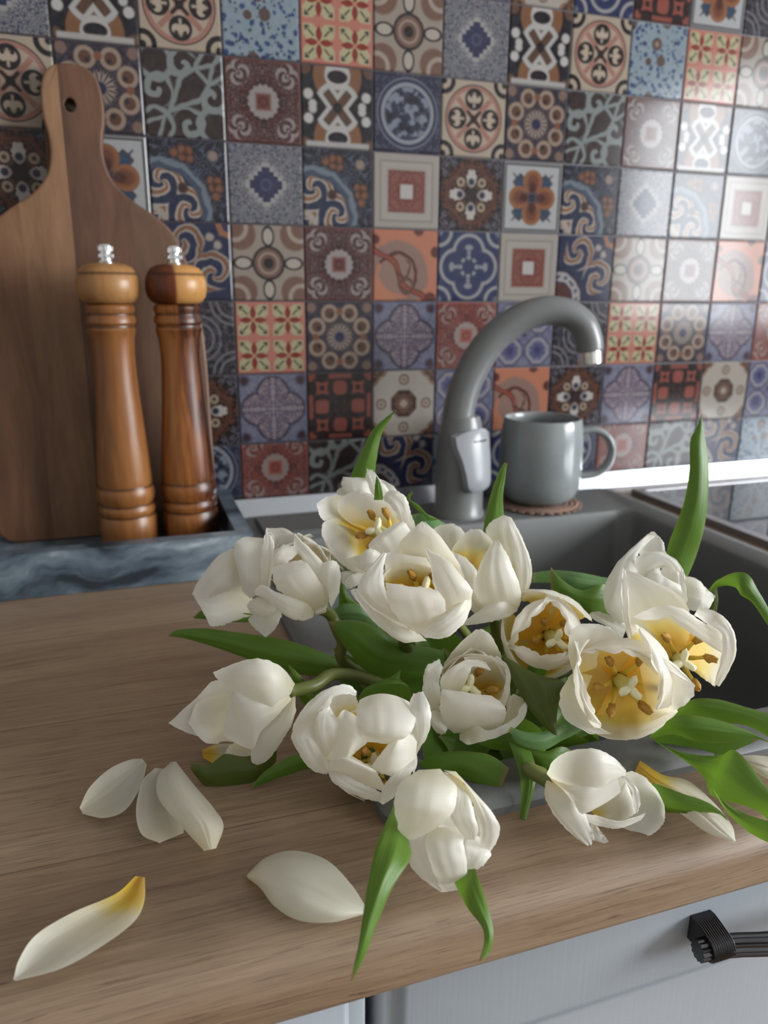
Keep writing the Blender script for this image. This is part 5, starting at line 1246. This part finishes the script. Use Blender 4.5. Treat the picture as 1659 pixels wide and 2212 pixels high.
blade('T11', 'P', [(1440, 1290), (1440, 1190), (1468, 1115), (1484, 1055), (1490, 1000), (1491, 950), (1505, 925), (1515, 893)], [(1460, 1300), (1500, 1212), (1519, 1150), (1529, 1090), (1531, 1020), (1527, 970), (1520, 930), (1516, 893)], .46, [0, 0, -4, -6, -8, -8, -9, -9], 5)
blade('T12', 'R', [(1345, 470), (1398, 412), (1490, 371), (1560, 385), (1612, 470), (1710, 640)], [(1362, 470), (1420, 442), (1490, 447), (1522, 490), (1582, 532), (1690, 690)], .435, [4, 0, -6, -10, -12, -14], 4)
blade('T12', 'R', [(1350, 590), (1370, 520), (1365, 455)], [(1392, 590), (1404, 515), (1396, 445)], .44, [6, 4, 2], 2, 'leaf_brown')
blade('T10', 'R', [(840, 400), (680, 370), (560, 360), (452, 372)], [(840, 470), (690, 470), (570, 428), (452, 424)], .455, [0, -2, 2, 6], 3, 'leaf_pale')
blade('T10', 'R', [(840, 600), (760, 590), (690, 540), (610, 500), (545, 475)], [(845, 440), (800, 432), (700, 462), (610, 412), (545, 343)], .45, [4, 0, -2, -3, -2], 3, 'leaf')
blade('T5', 'L', [(1020, 1070), (900, 1010), (620, 908), (400, 872), (200, 848), (60, 853), (8, 882)], [(980, 1100), (900, 1090), (680, 1085), (500, 1035), (300, 962), (100, 900), (10, 890)], .455, [20, 12, 2, -2, -4, -6, -6], 4, 'leaf')
blade('T3', 'L', [(1420, 960), (1200, 915), (1100, 860), (1000, 812), (825, 808)], [(1420, 1110), (1250, 1115), (1050, 1085), (940, 980), (845, 840)], .445, [16, 6, 0, -3, -5], 5, 'leaf')
blade('T6', 'L', [(1080, 780), (1000, 728), (900, 722), (850, 755)], [(1080, 850), (1000, 810), (920, 805), (842, 808)], .455, [6, 0, -2, 0], 3, 'leaf_pale')
blade('T6', 'L', [(880, 740), (882, 670), (892, 605)], [(1000, 740), (935, 680), (905, 620)], .455, [4, 2, 2], 3, 'leaf')
blade('T7', 'L', [(740, 1260), (690, 1215), (645, 1120), (624, 1038)], [(800, 1250), (765, 1205), (690, 1095), (627, 1037)], .408, [10, 6, 2, 0], 2.5, 'leaf')
blade('T8', 'L', [(965, 1290), (1000, 1170), (1100, 1112), (1150, 1095), (1196, 1056)], [(1290, 1270), (1250, 1155), (1215, 1125), (1195, 1105), (1198, 1060)], .40, [8, 2, 0, 2, 2], 4, 'leaf')
blade('T9', 'R', [(290, 790), (370, 960), (440, 1080), (520, 1172), (570, 1207)], [(480, 900), (610, 930), (592, 1010), (577, 1110), (579, 1207)], .395, [10, -2, -8, -12, -14], 4, 'leaf_brown', crease=3)
blade('T13', 'R', [(690, 1085), (590, 1148), (500, 1190), (420, 1190), (338, 1163)], [(700, 1185), (610, 1230), (505, 1282), (385, 1255), (328, 1182)], .385, [12, 2, -4, -6, -6], 4, 'leaf_pale')
blade('T9', 'R', [(420, 1200), (360, 1185), (320, 1180), (170, 1225)], [(430, 1280), (340, 1285), (250, 1278), (160, 1245)], .395, [2, 0, 2, 6], 2, 'leaf')
blade('T15', 'R', [(365, 1250), (500, 1290), (600, 1265), (680, 1300)], [(375, 1275), (460, 1335), (550, 1395), (660, 1420)], .385, [0, -2, 0, 6], 3, 'leaf')
blade('T9', 'R', [(330, 1240), (378, 1380), (394, 1500), (386, 1620), (396, 1717)], [(440, 1280), (467, 1360), (466, 1450), (430, 1600), (401, 1717)], .378, [4, -2, -8, -12, -16], 2.5, 'leaf')
blade('T14', 'R', [(-160, 1360), (-40, 1300), (60, 1288), (220, 1303), (332, 1373)], [(-120, 1560), (0, 1480), (100, 1440), (180, 1512), (252, 1592)], .385, [14, 4, 0, -4, -8], 5, 'leaf')
blade('T14', 'P', [(870, 1690), (848, 1745), (815, 1820), (796, 1900), (785, 1970), (774, 2040), (757, 2121)], [(905, 1720), (880, 1790), (888, 1850), (852, 1910), (817, 1990), (791, 2060), (761, 2121)], .295, [50, 28, 6, -8, -16, -22, -26], 4, 'leaf', crease=3)
blade('T14', 'P', [(970, 1870), (988, 1920), (1010, 1962), (1042, 2005), (1045, 2040), (1035, 2076)], [(1020, 1860), (1032, 1890), (1052, 1950), (1066, 2010), (1061, 2050), (1042, 2078)], .30, [24, 10, 0, -6, -9, -12], 3, 'leaf', crease=1.2)
blade('T7', 'L', [(800, 1470), (720, 1475), (620, 1510), (500, 1580), (426, 1670)], [(820, 1570), (740, 1565), (640, 1592), (520, 1632), (431, 1671)], .39, [14, 4, 0, -3, -5], 3, 'leaf')
blade('T7', 'L', [(570, 1410), (420, 1500), (300, 1490), (215, 1545), (118, 1530)], [(560, 1530), (480, 1612), (340, 1670), (210, 1662), (124, 1572)], .390, [10, 2, 0, -2, -4], 4, 'leaf_brown')
blade('T12', 'R', [(1150, 1100), (1265, 1025), (1400, 1022), (1540, 1060), (1720, 1110)], [(1160, 1130), (1300, 1112), (1420, 1142), (1560, 1162), (1720, 1250)], .425, [10, 0, -4, -8, -12], 4, 'leaf')
blade('T13', 'R', [(1090, 1240), (1200, 1292), (1320, 1312), (1440, 1302), (1612, 1230)], [(1062, 1212), (1180, 1195), (1300, 1230), (1450, 1238), (1602, 1215)], .408, [8, 2, -1, -3, -4], -2, 'leaf')
blade('T13', 'R', [(1050, 1215), (1130, 1128), (1240, 1103), (1400, 1128), (1560, 1185), (1668, 1240)], [(1062, 1225), (1180, 1203), (1300, 1238), (1450, 1246), (1580, 1224), (1668, 1243)], .40, [10, 0, -4, -6, -8, -9], 4, 'leaf')
blade('T13', 'R', [(1040, 1210), (1200, 1288), (1400, 1312), (1500, 1288), (1659, 1480), (1740, 1570)], [(1130, 1270), (1280, 1372), (1340, 1442), (1382, 1522), (1600, 1592), (1720, 1720)], .385, [16, 8, 2, -8, -20, -28], 4, 'leaf', crease=1.2)
blade('T15', 'R', [(1375, 1480), (1420, 1530), (1520, 1600), (1640, 1640), (1720, 1660)], [(1385, 1500), (1450, 1602), (1560, 1702), (1659, 1757), (1720, 1790)], .352, [10, 4, 0, -5, -8], 3, 'leaf')
blade('T15', 'R', [(1000, 1440), (1100, 1460), (1220, 1505), (1340, 1545), (1422, 1600), (1454, 1647)], [(1050, 1600), (1130, 1602), (1230, 1607), (1340, 1602), (1410, 1612), (1452, 1647)], .354, [12, 5, 0, -3, -5, -6], 3, 'leaf')
blade('T2', 'P', [(1010, 1165), (950, 1124), (915, 1109), (890, 1112)], [(1010, 1190), (960, 1172), (920, 1164), (886, 1150)], .478, [8, 0, -2, 0], 3, 'leaf_pale')
blade('T2', 'P', [(935, 1130), (918, 1116), (895, 1096), (880, 1075), (889, 1061)], [(945, 1122), (926, 1113), (906, 1092), (887, 1079), (892, 1065)], .472, [4, 0, -1, -2, -3], 1.5, 'leaf')
blade('T5', 'L', [(440, 770), (300, 768), (190, 753), (136, 790)], [(440, 815), (340, 814), (250, 803), (142, 798)], .462, [4, 0, -1, 0], 2, 'leaf')
# leaves that fill the heart of the bunch
for key, a, b, wd, m in (('T3', (880, 1640, .46), (720, 1400, .47), .030, 'leaf'), ('T9', (980, 1640, .45), (960, 1400, .46), .034, 'leaf'), ('T8', (900, 1560, .47), (1080, 1340, .48), .032, 'leaf'),
                         ('T10', (1000, 1560, .48), (1190, 1290, .49), .030, 'leaf'), ('T15', (1050, 1620, .43), (1330, 1640, .42), .034, 'leaf'), ('T7', (820, 1560, .45), (640, 1500, .45), .026, 'leaf'),
                         ('T13', (1200, 1500, .46), (1290, 1600, .43), .030, 'leaf'), ('T6', (900, 1400, .50), (770, 1300, .49), .026, 'leaf'), ('T9', (1150, 1480, .46), (1130, 1640, .42), .028, 'leaf'),
                         ('T8', (960, 1480, .475), (780, 1480, .46), .040, 'leaf'), ('T14', (1000, 1480, .45), (935, 1680, .41), .044, 'leaf'), ('T4', (1000, 1500, .49), (900, 1340, .49), .038, 'leaf'),
                         ('T10', (1120, 1560, .45), (1240, 1480, .44), .040, 'leaf'), ('T9', (1080, 1600, .44), (950, 1590, .425), .036, 'leaf'), ('T3', (950, 1530, .50), (840, 1400, .50), .040, 'leaf'), ('T7', (780, 1500, .47), (690, 1590, .44), .030, 'leaf'),
                         ('T4', (1060, 1520, .49), (1180, 1380, .48), .044, 'leaf'), ('T13', (1250, 1480, .45), (1180, 1580, .43), .034, 'leaf'), ('T15', (1080, 1560, .43), (1180, 1660, .40), .026, 'leaf')):
    mid = tuple((x+y)/2+(12 if i < 2 else 0) for i, (x, y) in enumerate(zip(a, b)))
    leaf(key, [a, mid, b], wd, (-15, 15), 0.25, m)

# ------------------------------------------------------------------ petals fallen on the worktop
CR['E'] = (0, 1060, 1.147)
def fallen(label, crop, Lp, Rp, h, seed, boat, inner, lift=0.0, v0=0.0, z0=ZC):
    """a petal whose two edges are drawn on the worktop; h (m): how far its middle (or, boat-shaped, its rim) stands up"""
    ox, oy, k = CR[crop]; nt, ns = 30, 21
    el = catmull([Vector((ox+p[0]/k, oy+p[1]/k, 0)) for p in Lp], nt); er = catmull([Vector((ox+p[0]/k, oy+p[1]/k, 0)) for p in Rp], nt)
    pts, uvs, faces = [], [], []
    for i in range(nt+1):
        t = i/nt; env = math.sin(math.pi*min(1, max(0, 0.08+t*0.86)))
        for j in range(ns):
            s = -1+2*j/(ns-1); p = el[i].lerp(er[i], (s+1)/2)
            z = h*env*(abs(s)**2.2 if boat else (1-s*s)**0.8)+0.0012
            z += 0.0010*env*(mnoise.noise(Vector((t*4+seed, s*2, seed)))*(0.3+abs(s)))
            z += (1 if boat else -1)*0.0009*env*math.exp(-((s-0.05)/0.05)**2)+0.0005*env*mnoise.noise(Vector((s*8, t*1.5, seed)))
            pts.append(cz(p.x, p.y, z0+lift+max(z, 0.0006))); uvs.append((0.5+0.5*s, v0+(1-v0)*t))
    for i in range(nt):
        for j in range(ns-1):
            q = i*ns+j; faces.append((q, q+1, q+ns+1, q+ns))
    n = Vector()
    for f in faces: n += (pts[f[1]]-pts[f[0]]).cross(pts[f[3]]-pts[f[0]])
    if (n.z > 0) != inner: faces = [f[::-1] for f in faces]
    c = sum(pts, Vector())/len(pts); c.z = z0
    o = mesh('tulip_petal', pts, faces, M['petal_loose'], None, uvs=uvs, origin=c)
    return tag(o, label, 'petal', 'petals fallen on the worktop')
fallen('long boat-shaped fallen petal with bright yellow end on bare worktop', 'E', [(336, 955), (285, 1000), (180, 1045), (90, 1100), (48, 1160), (33, 1212)], [(359, 958), (357, 1020), (330, 1070), (250, 1130), (150, 1185), (38, 1215)], 0.007, 2.1, True, True)
fallen('fallen petal lying back upward like a shell at the worktop front', 'E', [(611, 952), (660, 908), (730, 892), (810, 915), (870, 975), (904, 1027)], [(613, 960), (645, 985), (680, 1030), (740, 1065), (820, 1070), (902, 1050)], 0.009, 4.4, False, False, v0=.1)
fallen('cupped fallen petal lying singly beside two overlapping petals', 'E', [(197, 785), (222, 735), (270, 690), (320, 667), (352, 664)], [(205, 801), (260, 811), (312, 790), (350, 730), (364, 678)], 0.007, 6.2, True, True, v0=.42)
fallen('cupped fallen petal partly covered by another loose petal', 'E', [(395, 873), (350, 850), (337, 790), (353, 720), (384, 687)], [(455, 848), (455, 800), (440, 750), (420, 710), (406, 689)], 0.007, 8.8, True, True, v0=.42)
fallen('fallen petal lying back upward across a cupped loose petal', 'E', [(506, 893), (450, 832), (394, 765), (391, 708), (424, 672)], [(536, 886), (554, 830), (531, 788), (482, 730), (436, 671)], 0.009, 3.7, False, False, lift=0.006, v0=.1)
fallen('long fallen petal with yellow end tucked under a leaf by sink front', 'R', [(1003, 1335), (1120, 1408), (1250, 1440), (1370, 1540), (1470, 1660), (1493, 1748)], [(977, 1388), (1050, 1465), (1130, 1555), (1230, 1622), (1350, 1707), (1487, 1755)], 0.005, 5.5, False, True, lift=0.007)
fallen('fallen petal on sink edge under broad green leaf', 'R', [(1760, 1330), (1660, 1315), (1570, 1308), (1500, 1318)], [(1760, 1470), (1680, 1440), (1590, 1390), (1510, 1330)], 0.005, 9.5, False, False, lift=0.009, v0=.3)
fallen('fallen petal with amber end behind the level closed tulip', 'E', [(500, 642), (540, 628), (600, 630), (660, 650)], [(503, 662), (540, 680), (600, 690), (660, 680)], 0.006, 1.5, True, True)
